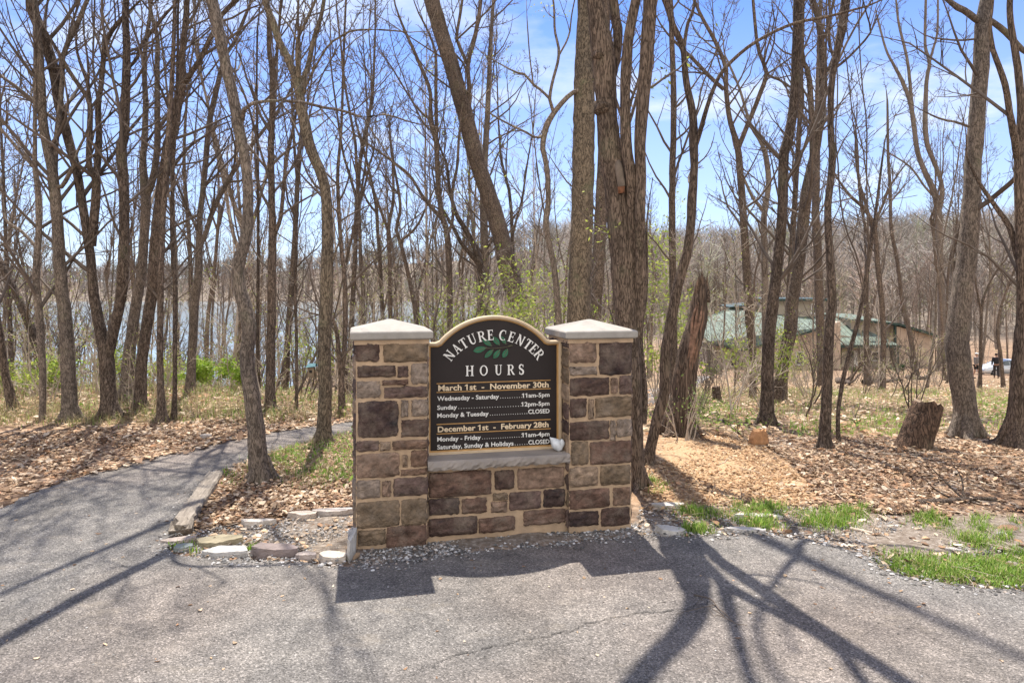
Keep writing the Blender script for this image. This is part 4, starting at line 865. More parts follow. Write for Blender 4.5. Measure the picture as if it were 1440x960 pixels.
    if crown and tc_.n:
        if buds:
            V = np.vstack(tc_.V); buds_on(rng, tc_, V[V[:, 2]-bz_ > 1.2], buds, .022, budpal)
        tc_.build('crown', [twigmat or TWIG, BUD], root, base, tint=True)
    TREES.append((base[0], base[1])); return root, base, ends
# --- the wood beside the paved path, traced one by one
tree('twin stemmed dark tree with thick trunk at the leafy bank, forking at chest height', [
    [(154, 589, 22), (153, 550, 20), (150, 505, 20), (142, 467, 16), (132, 417, 14), (129, 380, 13), (125, 346, 13), (117, 294, 12), (108, 242, 12), (97, 200, 12.5), (83, 146, 13), (75, 94, 14), (62, 56, 15), (50, 25, 15), (44, 0, 15)],
    [(151, 507, 14), (160, 467, 14), (170, 417, 15), (173, 380, 16), (175, 325, 14), (174, 262, 14), (171, 221, 14), (171, 200, 14), (175, 187, 13), (177, 125, 12), (178, 62, 10), (177, 0, 9)],
    [(180, 96, 5), (192, 83, 5), (200, 62, 5), (217, 40, 5), (237, 15, 4), (250, 2, 3)],
    [(129, 346, 12), (135, 273, 12), (134, 250, 10), (125, 231, 8), (126, 187, 8), (126, 146, 7), (113, 123, 6), (97, 100, 6), (86, 80, 5), (63, 42, 4)],
    [(135, 250, 10), (139, 200, 9), (138, 150, 8), (143, 115, 7), (149, 60, 7), (172, 25, 5), (190, 8, 3)],
    [(126, 146, 6), (123, 117, 5), (111, 83, 4), (107, 62, 3)]], lean=.02)
tree('stout straight tree with burl at its foot, behind the leafy bank', [
    [(99, 592, 20), (98, 560, 20), (97, 530, 20), (92, 450, 18), (86, 398, 16), (81, 317, 15), (77, 273, 15), (72, 231, 14), (65, 200, 13), (60, 167, 12), (55, 83, 12), (52, 40, 10), (49, 0, 8)],
    [(78, 262, 6), (88, 262, 6), (95, 248, 6), (102, 238, 5), (108, 215, 4)],
    [(77, 262, 7), (79, 200, 7), (84, 150, 7), (88, 110, 6.5), (88, 83, 6.5), (98, 54, 7), (112, 27, 7), (123, 0, 6)]], mat=BARKG)
tree('tall tree leaning over the path beside the paired grey trunks', [
    [(197, 577, 17), (198, 540, 15), (200, 505, 15), (207, 455, 15), (215, 405, 16), (218, 380, 18), (221, 325, 17), (227, 273, 17), (231, 242, 16), (238, 200, 15), (244, 187, 14), (250, 146, 13), (257, 115, 12), (256, 83, 9), (259, 52, 9), (263, 0, 8)],
    [(257, 118, 8), (265, 108, 7.5), (282, 83, 7.5), (294, 58, 7), (311, 23, 6), (330, 2, 5)],
    [(230, 255, 6), (250, 225, 5), (268, 205, 4), (290, 190, 3)]], lean=-.02)
tree('pale forked tree just behind the double dark trunks by the water', [
    [(178, 566, 21), (180, 520, 18), (184, 480, 16), (191, 430, 15), (197, 395, 14), (201, 360, 13), (203, 325, 13), (205, 283, 14), (201, 231, 10), (203, 200, 9), (205, 150, 8), (203, 100, 7), (205, 60, 6), (212, 10, 5)],
    [(206, 275, 11), (215, 252, 10), (221, 210, 9), (221, 146, 8), (221, 94, 7), (221, 52, 6), (210, 0, 5)]], mat=BARKG, lean=.03)
tree('straight slim trunk standing at the near end of the bank', [
    [(228, 594, 14), (226, 550, 10), (225, 505, 9), (226, 405, 8.5), (228, 330, 8), (232, 260, 7), (238, 170, 7), (243, 90, 6), (246, 0, 5)]], lmax=1.5)
tree('leaning old trunk slanting out toward the lake', [
    [(68, 566, 13), (60, 520, 13), (50, 480, 12), (28, 425, 11), (8, 385, 10), (-12, 345, 9), (-30, 300, 7), (-45, 240, 5)]], Z=12.5)
tree('slender grey tree with wide fork against the lake', [
    [(59, 593, 8), (60, 530, 9), (56, 455, 10), (51, 387, 9.5), (55, 317, 8.5), (53, 262, 8), (49, 235, 7), (49, 200, 5.5), (49, 146, 5), (49, 60, 4), (47, 0, 3)],
    [(50, 237, 6), (37, 223, 5), (17, 200, 4.5), (2, 182, 4), (-20, 150, 3)], [(53, 350, 5), (30, 325, 4.5), (8, 310, 4), (4, 285, 3)]], mat=BARKG)
tree('short crooked trunk at the edge of the leaf bank', [
    [(19, 580, 12), (13, 550, 12), (8, 530, 11), (2, 480, 9), (-6, 430, 8), (-14, 370, 6), (-20, 300, 4)]])
tree('thin grey sapling reaching up over the lake shore', [
    [(18, 566, 7), (16, 520, 7), (15, 480, 7), (11, 400, 6), (8, 330, 5), (5, 250, 4), (0, 150, 3)]], Z=13)
tree('thin pole straight tree past the bank beside two forked trees', [
    [(244, 592, 7.5), (246, 550, 6), (246, 505, 6), (246, 405, 6), (245, 387, 6), (242, 325, 6), (243, 250, 5), (247, 170, 4), (250, 80, 4), (251, 0, 3)]], lmax=1.2)
tree('grey tree forking into a wide V above the yellow green bush', [
    [(267, 557, 14), (269, 520, 12), (271, 480, 12), (275, 405, 13), (279, 387, 11), (280, 350, 10), (281, 304, 8.5), (285, 273, 8), (289, 231, 8), (294, 177, 8), (300, 146, 8), (307, 115, 7), (316, 80, 6), (330, 60, 5), (340, 35, 5), (352, 5, 4)],
    [(281, 348, 7), (288, 333, 7), (298, 300, 7), (309, 275, 7), (323, 250, 7), (336, 229, 6), (352, 206, 6), (366, 190, 5), (380, 170, 4)],
    [(284, 300, 5), (262, 310, 4), (240, 322, 3.5)]], mat=BARKG)
tree('spindly stem growing beside the wide V shaped tree', [
    [(271, 552, 6), (270, 480, 6), (268, 381, 6), (265, 320, 5.5), (260, 255, 5), (259, 210, 4.5), (262, 150, 3.5), (268, 90, 3)]], Z=15.5, lmax=1.2)
tree('curving smooth barked tree growing beside the paved path with low side limb', [
    [(368, 678, 30), (364, 650, 26), (361, 610, 24), (358, 585, 23), (354, 555, 22.5), (348, 520, 21), (348, 490, 20), (351, 462, 20), (345, 435, 21), (338, 408, 19), (335, 387, 18), (335, 370, 19), (341, 350, 18), (347, 325, 16.5), (349, 283, 15.5), (348, 252, 15), (344, 221, 15), (340, 200, 16), (337, 187, 16.5), (332, 156, 16), (321, 108, 15.5), (313, 73, 15.5), (305, 31, 16), (298, 0, 17)],
    [(340, 168, 8), (342, 158, 6.5), (347, 150, 5.5), (361, 144, 5), (390, 142, 4.6), (427, 144, 4.4), (448, 150, 4.4), (480, 155, 4), (511, 165, 3.5), (542, 161, 3), (580, 173, 2.2)],
    [(511, 165, 2.6), (530, 195, 2.2), (550, 225, 1.6)], [(448, 150, 2.2), (470, 175, 2), (495, 215, 1.5)]], mat=BARKG, dens=.8, lmax=1.3, t0=.45, lean=.0, flare=1.25)
tree('dark mossy tree with many forks at the bend of the paved path', [
    [(455, 623, 22), (456, 592, 20), (457, 540, 19), (456, 492, 19), (458, 442, 19), (460, 380, 18), (461, 325, 16.5), (459, 283, 15.5), (454, 252, 15), (442, 221, 15.5), (434, 200, 16), (430, 180, 16.5), (424, 154, 15), (420, 125, 13), (413, 104, 11.5), (402, 77, 11), (392, 58, 10.5), (384, 31, 10.5), (373, 0, 10)],
    [(420, 122, 8), (419, 92, 7), (418, 58, 4.6), (427, 37, 4.4), (442, 4, 4)], [(421, 130, 9), (427, 110, 8), (434, 90, 7.5), (442, 52, 6.5), (455, 6, 5.5)],
    [(426, 132, 4), (433, 115, 3.6), (444, 94, 3.4), (461, 65, 3.2), (480, 51, 3), (497, 43, 3), (530, 42, 2.6), (559, 44, 2.2)], [(418, 58, 3), (408, 38, 2.6), (392, 20, 2.2)],
    [(463, 380, 5), (458, 450, 4), (463, 452, 3)][:1]+[(470, 360, 3), (480, 330, 2)]], mat=BARKM, dens=1.6, lmax=1.7, t0=.4, flare=1.15)
tree('dark straight tree with forked top beyond the paved path', [
    [(380, 578, 15), (380, 540, 13), (381, 480, 12.5), (382, 405, 12), (382, 387, 12), (383, 333, 11.5), (382, 283, 9.5), (381, 200, 9), (382, 187, 8.5), (383, 104, 8), (379, 73, 7), (378, 21, 6), (377, 0, 5.5)],
    [(384, 335, 6), (394, 308, 6), (398, 273, 5.5), (402, 231, 5), (408, 200, 4.6), (413, 177, 4), (420, 145, 3)], [(384, 104, 4), (390, 70, 4), (394, 21, 3.5), (397, 0, 3)]])
tree('very thin straight pole tree between the curved tree and a dark trunk', [
    [(365, 566, 5), (362, 480, 5), (363, 400, 4.4), (363, 283, 4.2), (362, 200, 4), (361, 120, 3), (362, 40, 2.6)]], lmax=1.0)
tree('very thin pole tree in the clearing past the path bend', [
    [(417, 578, 5), (417, 540, 4.6), (417, 480, 4.4), (415, 405, 4.2), (417, 346, 4), (413, 300, 3.6), (405, 283, 3), (400, 240, 2.4)]], lmax=1.8)
tree('twin stemmed small tree bending at its foot behind the stone pillar', [
    [(481, 582, 10), (480, 550, 9), (481, 520, 8), (485, 480, 7.5), (486, 430, 7), (484, 380, 6.5), (480, 350, 6), (476, 283, 5.5), (475, 240, 5), (480, 180, 4), (483, 90, 3.5), (486, 10, 3)],
    [(480, 540, 7), (477, 505, 7), (474, 470, 6), (470, 452, 5), (465, 444, 4), (461, 444, 3)]])
# --- behind the sign
tree('wavy thin tree seen over the capped pillar next to the path', [
    [(487, 570, 6), (485, 500, 5), (485, 457, 5), (484, 410, 4.6), (488, 363, 4.4), (499, 316, 4.2), (502, 295, 4), (512, 265, 3.6), (520, 230, 3)]], Z=16, lmax=1.8)
tree('slim upright tree with swept crown above the capped pillar', [
    [(541, 520, 7), (538, 444, 6), (534, 363, 5.6), (531, 322, 5.2), (529, 289, 5), (521, 249, 4.4), (512, 213, 4), (500, 170, 3)], [(530, 300, 3.6), (515, 280, 3.2), (500, 240, 2.6)]], Z=24, lmax=2.0)
tree('slim tree with broom shaped fork over the capped pillar', [
    [(550, 528, 7.5), (549, 444, 6.6), (548, 363, 6.2), (546, 322, 5.8), (553, 281, 4.4), (552, 227, 3.6), (548, 180, 3)], [(546, 325, 4.5), (534, 292, 4), (520, 255, 3)]], Z=23, lmax=2.0)
tree('crooked thin tree leaning toward the sign board from behind', [
    [(592, 530, 8), (586, 455, 6.6), (575, 390, 6.2), (564, 344, 5.6), (557, 322, 5), (563, 295, 4.6), (559, 260, 4), (550, 215, 3)], [(562, 340, 4), (585, 320, 3.6), (600, 290, 3)]], Z=21, lmax=1.8)
tree('dark multi stemmed tree just behind the arch of the sign board', [
    [(636, 560, 9.5), (634, 500, 9), (633, 457, 8.6), (632, 390, 8.8), (629, 330, 9.2), (621, 300, 7.5), (617, 268, 7.2), (615, 235, 7.6), (613, 196, 7), (605, 167, 6), (605, 129, 5.6), (590, 90, 5.2), (582, 71, 4.8), (570, 45, 4), (560, 20, 3)],
    [(614, 196, 5.4), (613, 125, 5), (613, 79, 4.4), (609, 62, 3.6), (600, 40, 3)], [(630, 328, 5), (637, 308, 4.6), (636, 268, 4.4), (643, 235, 4.2), (645, 200, 4), (650, 150, 3)],
    [(622, 310, 5), (613, 298, 5), (596, 279, 4.6), (578, 249, 4.2), (556, 230, 3.6), (521, 205, 3), (500, 190, 2.2)], [(606, 170, 3.4), (585, 150, 3), (560, 110, 2.4), (548, 90, 2)]], Z=18, lmax=1.8)
tree('two stemmed tree slanting behind the board toward the path', [
    [(690, 552, 15), (684, 500, 14), (682, 440, 13), (676, 376, 10.5), (667, 345, 8.6), (653, 320, 8), (641, 300, 6.6), (632, 265, 5), (628, 230, 4)], [(674, 372, 8), (660, 355, 6.6), (648, 341, 6), (637, 319, 5), (620, 290, 4)]], Z=19, lmax=1.6)
tree('lighter straight trunk partly hidden by the great leaning trunk', [
    [(690, 556, 13), (685, 460, 12.5), (682, 373, 12), (680, 281, 11), (681, 240, 10), (686, 150, 8), (690, 60, 6), (694, 0, 5)]], Z=20, mat=BARKG)
BIGL, bl_base, bl_ends = tree('massive dark trunk leaning diagonally over the sign board', [
    [(764, 556, 34), (752, 510, 30), (735, 445, 28), (716, 384, 27), (705, 335, 25), (694, 295, 24.5), (680, 254, 24), (667, 213, 24), (663, 196, 24), (653, 156, 23.5), (638, 104, 23), (622, 52, 23), (607, 0, 23)],
    [(659, 150, 8), (660, 125, 7), (658, 90, 6.4), (667, 56, 6.4), (676, 0, 6)], [(658, 92, 5.5), (648, 70, 5), (642, 54, 4.6), (647, 21, 4.4), (650, 0, 4)], [(642, 56, 3), (665, 35, 2.8), (690, 10, 2.4)]], Z=18.5, buds=140, flare=1.2, rough=.12)
tree('small crooked tree with wide fork standing behind the sign board', [
    [(792, 560, 10), (788, 500, 9.5), (785, 445, 9.2), (780, 382, 9), (774, 350, 8.6), (768, 320, 8.8), (769, 300, 8.6), (771, 285, 7.6), (770, 245, 7.6), (766, 220, 7.6), (763, 206, 8), (768, 179, 9), (775, 165, 8.4), (782, 155, 7.6), (791, 144, 7.4), (805, 131, 6.6), (822, 122, 5), (834, 116, 3.4)],
    [(779, 160, 5.4), (775, 147, 5), (773, 137, 4.8), (777, 115, 4.4), (786, 76, 4.2), (780, 41, 3.6), (778, 0, 3)], [(774, 140, 4.4), (762, 128, 4), (750, 119, 4), (738, 105, 3.6), (726, 102, 3), (712, 95, 2.2)],
    [(767, 188, 4), (754, 195, 3.8), (744, 188, 3.4), (720, 177, 3), (690, 160, 2.4)], [(786, 78, 3), (800, 50, 2.6), (806, 10, 2)], [(750, 119, 2.4), (745, 80, 2), (742, 40, 1.8)]], Z=9.5, mat=BARKG, dens=1.6, lmax=1.3, buds=200, t0=.45)
# --- the great trunks beside the mulch
tree('thick smooth straight trunk rising behind the capped pillar beside the mulch', [
    [(810, 590, 40), (812, 500, 35), (814, 445, 34), (816, 370, 33), (819, 295, 33), (820, 220, 33), (821, 183, 32), (822, 100, 30), (825, 0, 28)]], Z=9.6, mat=BARKM, dens=.3, lmax=1.3, t0=.3, buds=60, rough=.06)
tree('dark trunk half hidden between two huge trunks over the pillar', [
    [(836, 555, 17), (838, 440, 16), (842, 370, 18), (845, 295, 18), (848, 220, 16), (850, 120, 14), (852, 0, 12)]], Z=14.5)
K3r, k3b, k3e = tree('huge rough barked tree with several upright stems beside the mulch', [
    [(896, 684, 24), (894, 640, 22), (893, 600, 23), (890, 540, 27), (886, 490, 31), (882, 455, 33), (878, 395, 36), (874, 345, 37), (869, 295, 36), (864, 245, 36), (857, 206, 34), (853, 160, 30), (851, 115, 33), (847, 69, 34), (841, 34, 28), (836, 0, 25), (812, -85, 24), (752, -220, 21), (680, -400, 17), (600, -640, 12)],
    [(884, 400, 22), (890, 340, 20), (889, 295, 17), (887, 245, 16), (880, 206, 17), (879, 138, 15), (880, 92, 14.5), (885, 46, 15), (894, 0, 14), (915, -120, 12), (905, -240, 10)],
    [(856, 130, 8), (866, 85, 12), (869, 46, 14), (865, 23, 14.5), (862, 0, 14)],
    [(894, 470, 20), (900, 400, 18), (900, 340, 16), (900, 295, 15.5), (901, 245, 15.5), (900, 206, 16.5), (903, 149, 18.5), (907, 103, 19.5), (912, 34, 20), (914, 0, 19.5), (925, -110, 19), (940, -260, 17), (948, -420, 14)],
    [(905, 596, 9), (907, 560, 9), (904, 520, 8.5), (900, 470, 8)]], mat=BARKR, dens=.22, lmax=1.4, t0=.35, rough=.055, buds=260, flare=1.3, k=28)
# broken pale limb stub and burls on it
tb = TB(); ZZ = k3b[1]-.10
a_ = P3(869, 231, ZZ); b_ = P3(874, 263, ZZ-.03); tb.tube(smooth_poly(np.array([a_+(0, .05, .03), a_, (a_+b_)/2, b_]), 8), [.022, .030, .033, .035, .035, .034, .034, .032], 14, rough=.1, rng=TR)
tb.build('broken_limb', simple('weathered_limb', (.17, .132, .10), .9, nscale=14, var=.3, bstr=.6), K3r, k3b)
tb = TB(); tb.tube([b_+(0, 0, .004), b_+(.006, .004, -.05)], [.031, .026], 12, rough=.3, rng=TR, cap=True)
tb.build('split_wood', simple('fresh_split_wood', (.24, .11, .06), .9, nscale=30, var=.5, bstr=.8), K3r, k3b)
for (px, py, r) in ((840, 74, .03), (846, 146, .045)):
    tb = TB(); c = P3(px+4, py, k3b[1]-.13); c = c+np.array([0, .035, 0]); tb.tube([c+(0, .07, 0), c+(0, 0, 0), c+(0, -.02, .01), c+(0, -.004, .012)], [r*1.9, r*1.6, r*1.0, r*.3], 12, rough=.35, rng=TR, cap=True)
    tb.build('burl', BARKR, K3r, k3b)
tree('smooth curving tree leaning from the mulch edge into the woods', [
    [(911, 653, 17), (915, 630, 14.5), (921, 602, 15), (929, 572, 15.5), (935, 548, 15.5), (936, 494, 14.5), (946, 440, 15), (955, 395, 14.5), (965, 360, 14), (971, 323, 13), (973, 284, 14), (976, 243, 11.5), (976, 220, 12), (975, 203, 13), (974, 160, 11), (965, 115, 9.4), (961, 69, 8.6), (953, 50, 9), (943, 28, 9), (935, 0, 8.6)],
    [(977, 208, 8), (983, 190, 7.4), (988, 172, 7), (995, 148, 6.4), (1003, 126, 6), (1012, 106, 5.6), (1026, 89, 5.4), (1058, 62, 5), (1097, 41, 4.6), (1125, 31, 4.4), (1162, 24, 4), (1200, 14, 3.6), (1240, 0, 2.4)],
    [(961, 72, 5.6), (967, 34, 5.2), (977, 0, 4.6)]], mat=BARKR, dens=.9, lmax=1.3, t0=.45, flare=1.25)
tree('dark upright tree behind the curving mulch side tree', [
    [(948, 580, 12), (948, 494, 11), (946, 382, 10.5), (945, 320, 10), (946, 220, 9.4), (947, 195, 9), (947, 115, 8.6), (945, 69, 8), (943, 0, 7)]], Z=12)
# broken snag
tree('dead broken off snag with raw reddish split face and ivy at its foot', [
    [(955, 612, 38), (956, 590, 35), (960, 562, 33), (967, 508, 31), (976, 470, 28), (982, 448, 26), (985, 420, 21), (986, 402, 17), (987, 390, 9)]], name='tree_snag', cat='snag', group=None, crown=False, ext=False, rough=.16, mat=bark('snag_wood', (.066, .05, .04), (.29, .215, .165), .3, 12, 1.0, 1.0, .03), flare=1.25)
snag = next(o for o in bpy.data.objects if o.name == 'tree_snag'); sm = snag.children[0].data.materials[0]; sZ = snag.location.y
tb = TB()
for px, py, hh, w_ in ((980, 400, 26, 7), (984, 396, 34, 6), (989, 398, 20, 6), (992, 402, 30, 5), (995, 410, 16, 6), (976, 412, 22, 5), (986, 392, 14, 8)):
    a = P3(px, py+14, sZ+TR.normal(0, .05)); b = P3(px+hh*.10, py-hh*.45, sZ+TR.normal(0, .04)); r_ = w_/2/F*sZ; tb.tube(np.array([a, a*.6+b*.4, a*.3+b*.7, b]), [r_*1.2, r_, r_*.7, .004], 6, rough=.3, rng=TR)
tb.build('splinter', sm, snag, snag.location)
tb = TB()
for i in range(5):                                     # raw reddish heartwood where the bark has split away
    P = [P3(x_+TR.normal(0, 1.5), y_, sZ-w_/2/F*sZ*.86) for x_, y_, w_ in ((986, 425, 20), (984, 448, 26), (979, 474, 28), (974, 498, 30), (970, 520, 31))]; P = np.array(P)+np.array([(i-2)*.022, abs(i-2)*.012, 0]); tb.tube(smooth_poly(P, 16), .018*np.sin(np.linspace(.25, 2.9, 16))+.004, 7, 0, .3, TR)
tb.build('heartwood', simple('raw_heartwood', (.21, .125, .085), .9, nscale=18, var=.5, bstr=.7), snag, snag.location)
# --- the woods towards the building
tree('tall forked tree whose limb crosses in front of the sky, near a far cut stump', [
    [(1058, 562, 10), (1059, 532, 9.6), (1057, 479, 11.5), (1053, 438, 13), (1049, 358, 11.6), (1045, 300, 11), (1039, 220, 9.6), (1037, 203, 9), (1027, 172, 7.6), (1021, 128, 7), (1021, 96, 6.4), (1013, 75, 6), (1005, 57, 5.6), (990, 30, 5), (978, 5, 4.6)],
    [(1039, 206, 7.4), (1052, 174, 7), (1062, 150, 6.6), (1070, 128, 6.8), (1078, 105, 6.4), (1072, 84, 5.4), (1065, 64, 5), (1059, 0, 4.4)],
    [(1018, 126, 6), (1000, 110, 5.6), (983, 92, 5.4), (965, 74, 4.8), (945, 55, 3.4)], [(1079, 106, 4), (1095, 112, 3.6), (1110, 122, 2.6)]])
tree('grey forked tree close behind the green roofed building corner', [
    [(1079, 548, 11), (1077, 480, 10.6), (1076, 426, 10.2), (1075, 358, 9.4), (1074, 312, 9), (1078, 280, 8), (1081, 254, 8), (1077, 220, 7.6), (1070, 200, 5.6), (1055, 174, 4.6), (1040, 125, 3.6), (1025, 90, 3)],
    [(1073, 295, 5.6), (1065, 286, 5.2), (1058, 277, 5), (1048, 255, 4), (1040, 235, 3)]], mat=BARKG)
tree('straight brown trunk leaning slightly, first big one beyond the orange stump', [
    [(1078, 600, 21), (1079, 570, 18.5), (1080, 497, 17.5), (1084, 450, 17), (1087, 426, 16.6), (1095, 358, 15), (1100, 300, 14.4), (1102, 220, 14), (1107, 203, 14.4), (1116, 149, 13), (1120, 69, 12.6), (1122, 0, 12)]])
tree('heavy dark tree dividing into two stems in front of the building', [
    [(1091, 568, 18), (1094, 547, 17), (1104, 500, 18), (1113, 458, 18), (1114, 426, 17.4), (1125, 358, 16.6), (1132, 289, 17), (1140, 243, 15), (1146, 215, 13.4), (1155, 160, 10), (1157, 110, 12.4), (1157, 80, 10), (1150, 23, 8.4), (1143, 0, 8)],
    [(1142, 240, 9), (1143, 206, 9), (1141, 160, 8.4), (1137, 103, 7.6), (1127, 87, 5.4), (1120, 60, 4.4), (1116, 20, 3.6)], [(1157, 108, 5), (1168, 92, 5), (1172, 80, 4.4), (1166, 60, 4), (1168, 20, 3)]])
tree('slim dark stem close against the heavy two stemmed tree', [
    [(1102, 556, 9), (1106, 470, 8.6), (1110, 403, 8.4), (1116, 312, 8), (1120, 243, 7.4), (1123, 200, 7), (1126, 130, 5.4), (1129, 50, 4.4), (1130, 0, 4)]], Z=16)
tree('mid brown trunk standing in front of the porch roof of the building', [
    [(1155, 520, 11.5), (1154, 470, 12), (1152, 426, 12.2), (1150, 358, 12), (1147, 300, 11), (1148, 243, 10), (1149, 180, 9), (1151, 100, 7), (1154, 0, 5)]], Z=27)
tree('reddish brown slender trunk rooted at the edge of the leaf litter', [
    [(1160, 632, 17), (1160, 610, 15.5), (1162, 567, 14.6), (1164, 510, 14.2), (1166, 458, 14), (1170, 426, 12.6), (1167, 358, 10.6), (1164, 300, 9.8), (1168, 254, 10.2), (1171, 220, 10.4), (1169, 200, 9.4), (1168, 138, 9), (1173, 92, 9.4), (1182, 50, 12.6), (1186, 25, 13), (1189, 0, 13.4)],
    [(1172, 98, 4), (1185, 88, 3.8), (1199, 75, 3.4), (1222, 50, 3), (1224, 38, 2.6), (1216, 10, 2)]], dens=1.6, lmax=1.7, t0=.3)
tree('thin sapling bowing over the clearing from the leaf litter', [
    [(1179, 624, 6), (1179, 574, 5.6), (1191, 508, 6), (1207, 450, 6.2), (1218, 388, 6), (1226, 340, 5), (1234, 280, 4), (1240, 230, 3)]], lmax=1.2)
tree('slight tree with early red buds beyond the clearing', [
    [(1240, 548, 9), (1242, 500, 8), (1242, 458, 7.6), (1240, 426, 7.4), (1234, 369, 7.2), (1230, 323, 6.4), (1216, 293, 5.4), (1200, 280, 4.6), (1185, 262, 3.4)], [(1231, 325, 4.4), (1234, 305, 4), (1241, 289, 3.8), (1252, 262, 3)]], buds=260, budpal=REDB)
tree('thin wiry tree in front of the pink side wall of the building', [
    [(1290, 533, 8), (1284, 495, 7), (1277, 458, 6.4), (1270, 435, 5.6), (1262, 369, 5.2), (1253, 319, 4.8), (1252, 266, 4.4), (1249, 220, 4), (1248, 150, 3)]], lmax=1.5)
tree('twin topped grey tree standing past the corner of the pink wall', [
    [(1323, 522, 12), (1324, 470, 10.4), (1324, 426, 10), (1321, 358, 10), (1320, 312, 10.4), (1316, 277, 9.4), (1303, 247, 7.4), (1292, 220, 6.8), (1288, 200, 6.6), (1281, 149, 6), (1269, 115, 5.4), (1257, 92, 4), (1246, 70, 3.2), (1235, 30, 2.6)],
    [(1320, 300, 6.4), (1325, 275, 5.8), (1323, 254, 5.6), (1311, 222, 6.4), (1304, 203, 6.8), (1301, 174, 7), (1303, 115, 5.4), (1307, 87, 5), (1301, 62, 4), (1302, 0, 3.4)], [(1283, 155, 4.6), (1279, 110, 4.4), (1275, 80, 4), (1264, 34, 3.4), (1260, 0, 2.6)],
    [(1307, 88, 3.6), (1312, 70, 3.4), (1318, 45, 3), (1319, 0, 2.6)], [(1318, 282, 3), (1300, 262, 3), (1280, 235, 2.6), (1250, 215, 2)]], mat=BARKG, dens=1.7)
tree('large pale grey tree with smooth trunk beside the tall weathered stump', [
    [(1357, 616, 36), (1357, 590, 31), (1357, 567, 29.5), (1353, 543, 31), (1347, 505, 32), (1346, 480, 31), (1349, 438, 29), (1356, 390, 27), (1360, 358, 25.5), (1365, 300, 24), (1368, 243, 21.6), (1369, 220, 22), (1371, 203, 22), (1374, 160, 21), (1379, 103, 21), (1381, 57, 21), (1383, 30, 20), (1387, 0, 16)],
    [(1379, 32, 9), (1368, 24, 9.6), (1358, 16, 9), (1347, 11, 9), (1333, 0, 7)], [(1389, 26, 7), (1400, 34, 8), (1415, 46, 8.6), (1428, 60, 8), (1440, 72, 7), (1462, 84, 5)], [(1362, 178, 4), (1345, 172, 3.4), (1325, 168, 3), (1310, 162, 2.4)],
    [(1372, 55, 3), (1350, 57, 3), (1325, 55, 2.4)]], mat=BARKG, dens=.9, lmax=1.8, t0=.3, flare=1.2, rough=.035)
tree('brown two stemmed tree with furrowed bark at the end of the leaf litter', [
    [(1428, 630, 34), (1430, 600, 27), (1434, 535, 24), (1438, 470, 20), (1438, 426, 15), (1436, 350, 14), (1434, 289, 13.6), (1433, 225, 13), (1436, 160, 10.4), (1432, 103, 10), (1427, 69, 9.4), (1420, 0, 8)],
    [(1431, 222, 11), (1428, 203, 10.6), (1420, 160, 9), (1413, 119, 8.4), (1402, 87, 7.6), (1395, 66, 7), (1392, 30, 5), (1396, 0, 4)], [(1437, 385, 8), (1429, 353, 8.6), (1420, 319, 8), (1402, 293, 6.6), (1381, 263, 5), (1368, 240, 3.4)]], mat=BARKR, dens=.8)
tree('spindly leaning sapling in front of the parked silver car', [
    [(1411, 545, 5.4), (1407, 500, 5), (1403, 470, 4.6), (1405, 440, 4.2), (1418, 400, 3.8), (1430, 370, 3)]], lmax=1.8)
tree('spindly upright sapling between the big grey tree and the silver car', [
    [(1378, 549, 5), (1379, 500, 4.6), (1380, 438, 4.2), (1384, 415, 3.6), (1398, 385, 3), (1414, 365, 2.4)], [(1380, 440, 3), (1373, 405, 2.4), (1370, 380, 2)]], lmax=1.8)
# ------------------------------------------------------------ the deeper woods: individual trees copied from a few built ones
PR_ = np.random.default_rng(31)
def proto_tree(seed, height, r0, fork, spread, n_fork, mat=BARK, buds=0, pal=BUDP, dens=2.3):
    rng = np.random.default_rng(seed); root = thing('woodland_tree', 'x', 'tree', (0, 0, 0), 'slender bare trees deep in the woods')
    tt = TB(); tc_ = TB()
    P = branch_path(rng, (0, 0, -.2), (rng.normal(0, .06), rng.normal(0, .06), 1), fork*height+.2, 9, up=.3, wob=.07); R = np.linspace(r0*1.12, r0*.74, 10); R[0] *= 1.35; R[1] *= 1.1
    D_ = smooth_poly(np.c_[P, R], 22); tt.tube(D_[:, :3], D_[:, 3], 8, 0, .06, rng); twigs_on(rng, tc_, D_[:, :3], D_[:, 3], 2, 1.6, 0, 1.1, .006, .15)
    for i in range(n_fork):
        a = rng.uniform(0, 6.28); d = np.array([math.cos(a)*spread, math.sin(a)*spread, 1]); s0 = rng.uniform(.72, 1.0) if i else 1.0
        k = int(s0*21); ln = height*(1-fork*s0)*rng.uniform(.7, 1.05); r = r0*(.72 if i == 0 else rng.uniform(.4, .62))
        B = branch_path(rng, D_[k, :3], d*(1, 1, 1), ln, 9, up=.35, wob=.12); RR = np.linspace(r, .010, 10); Q_ = smooth_poly(np.c_[B, RR], 20); tt.tube(Q_[:, :3], Q_[:, 3], 7, 0, .05, rng)
        twigs_on(rng, tc_, Q_[:, :3], Q_[:, 3], 1, dens, 0, 2.6, .0065, .10)
    tt.build('trunk', mat, root)
    if buds: V = np.vstack(tc_.V); buds_on(rng, tc_, V, buds, .05, pal, spread=.1)
    tc_.build('crown', [TWIG, BUD], root, tint=True); return root
PROTO = [proto_tree(1, 17, .115, .45, .28, 3), proto_tree(2, 15, .085, .55, .3, 3), proto_tree(3, 18, .15, .38, .35, 4, BARKG), proto_tree(4, 14, .06, .5, .25, 2), proto_tree(5, 16, .10, .6, .4, 4), proto_tree(6, 12, .05, .5, .3, 3, BARKG),
         proto_tree(7, 15, .08, .3, .25, 3), proto_tree(8, 13, .08, .45, .35, 3, BARK, 500, REDB), proto_tree(9, 12, .075, .42, .35, 3, BARKG, 600, BUDP)]
BLDG = [(17, 62), (47, 62), (50, 100), (10, 100)]
used = list(TREES)
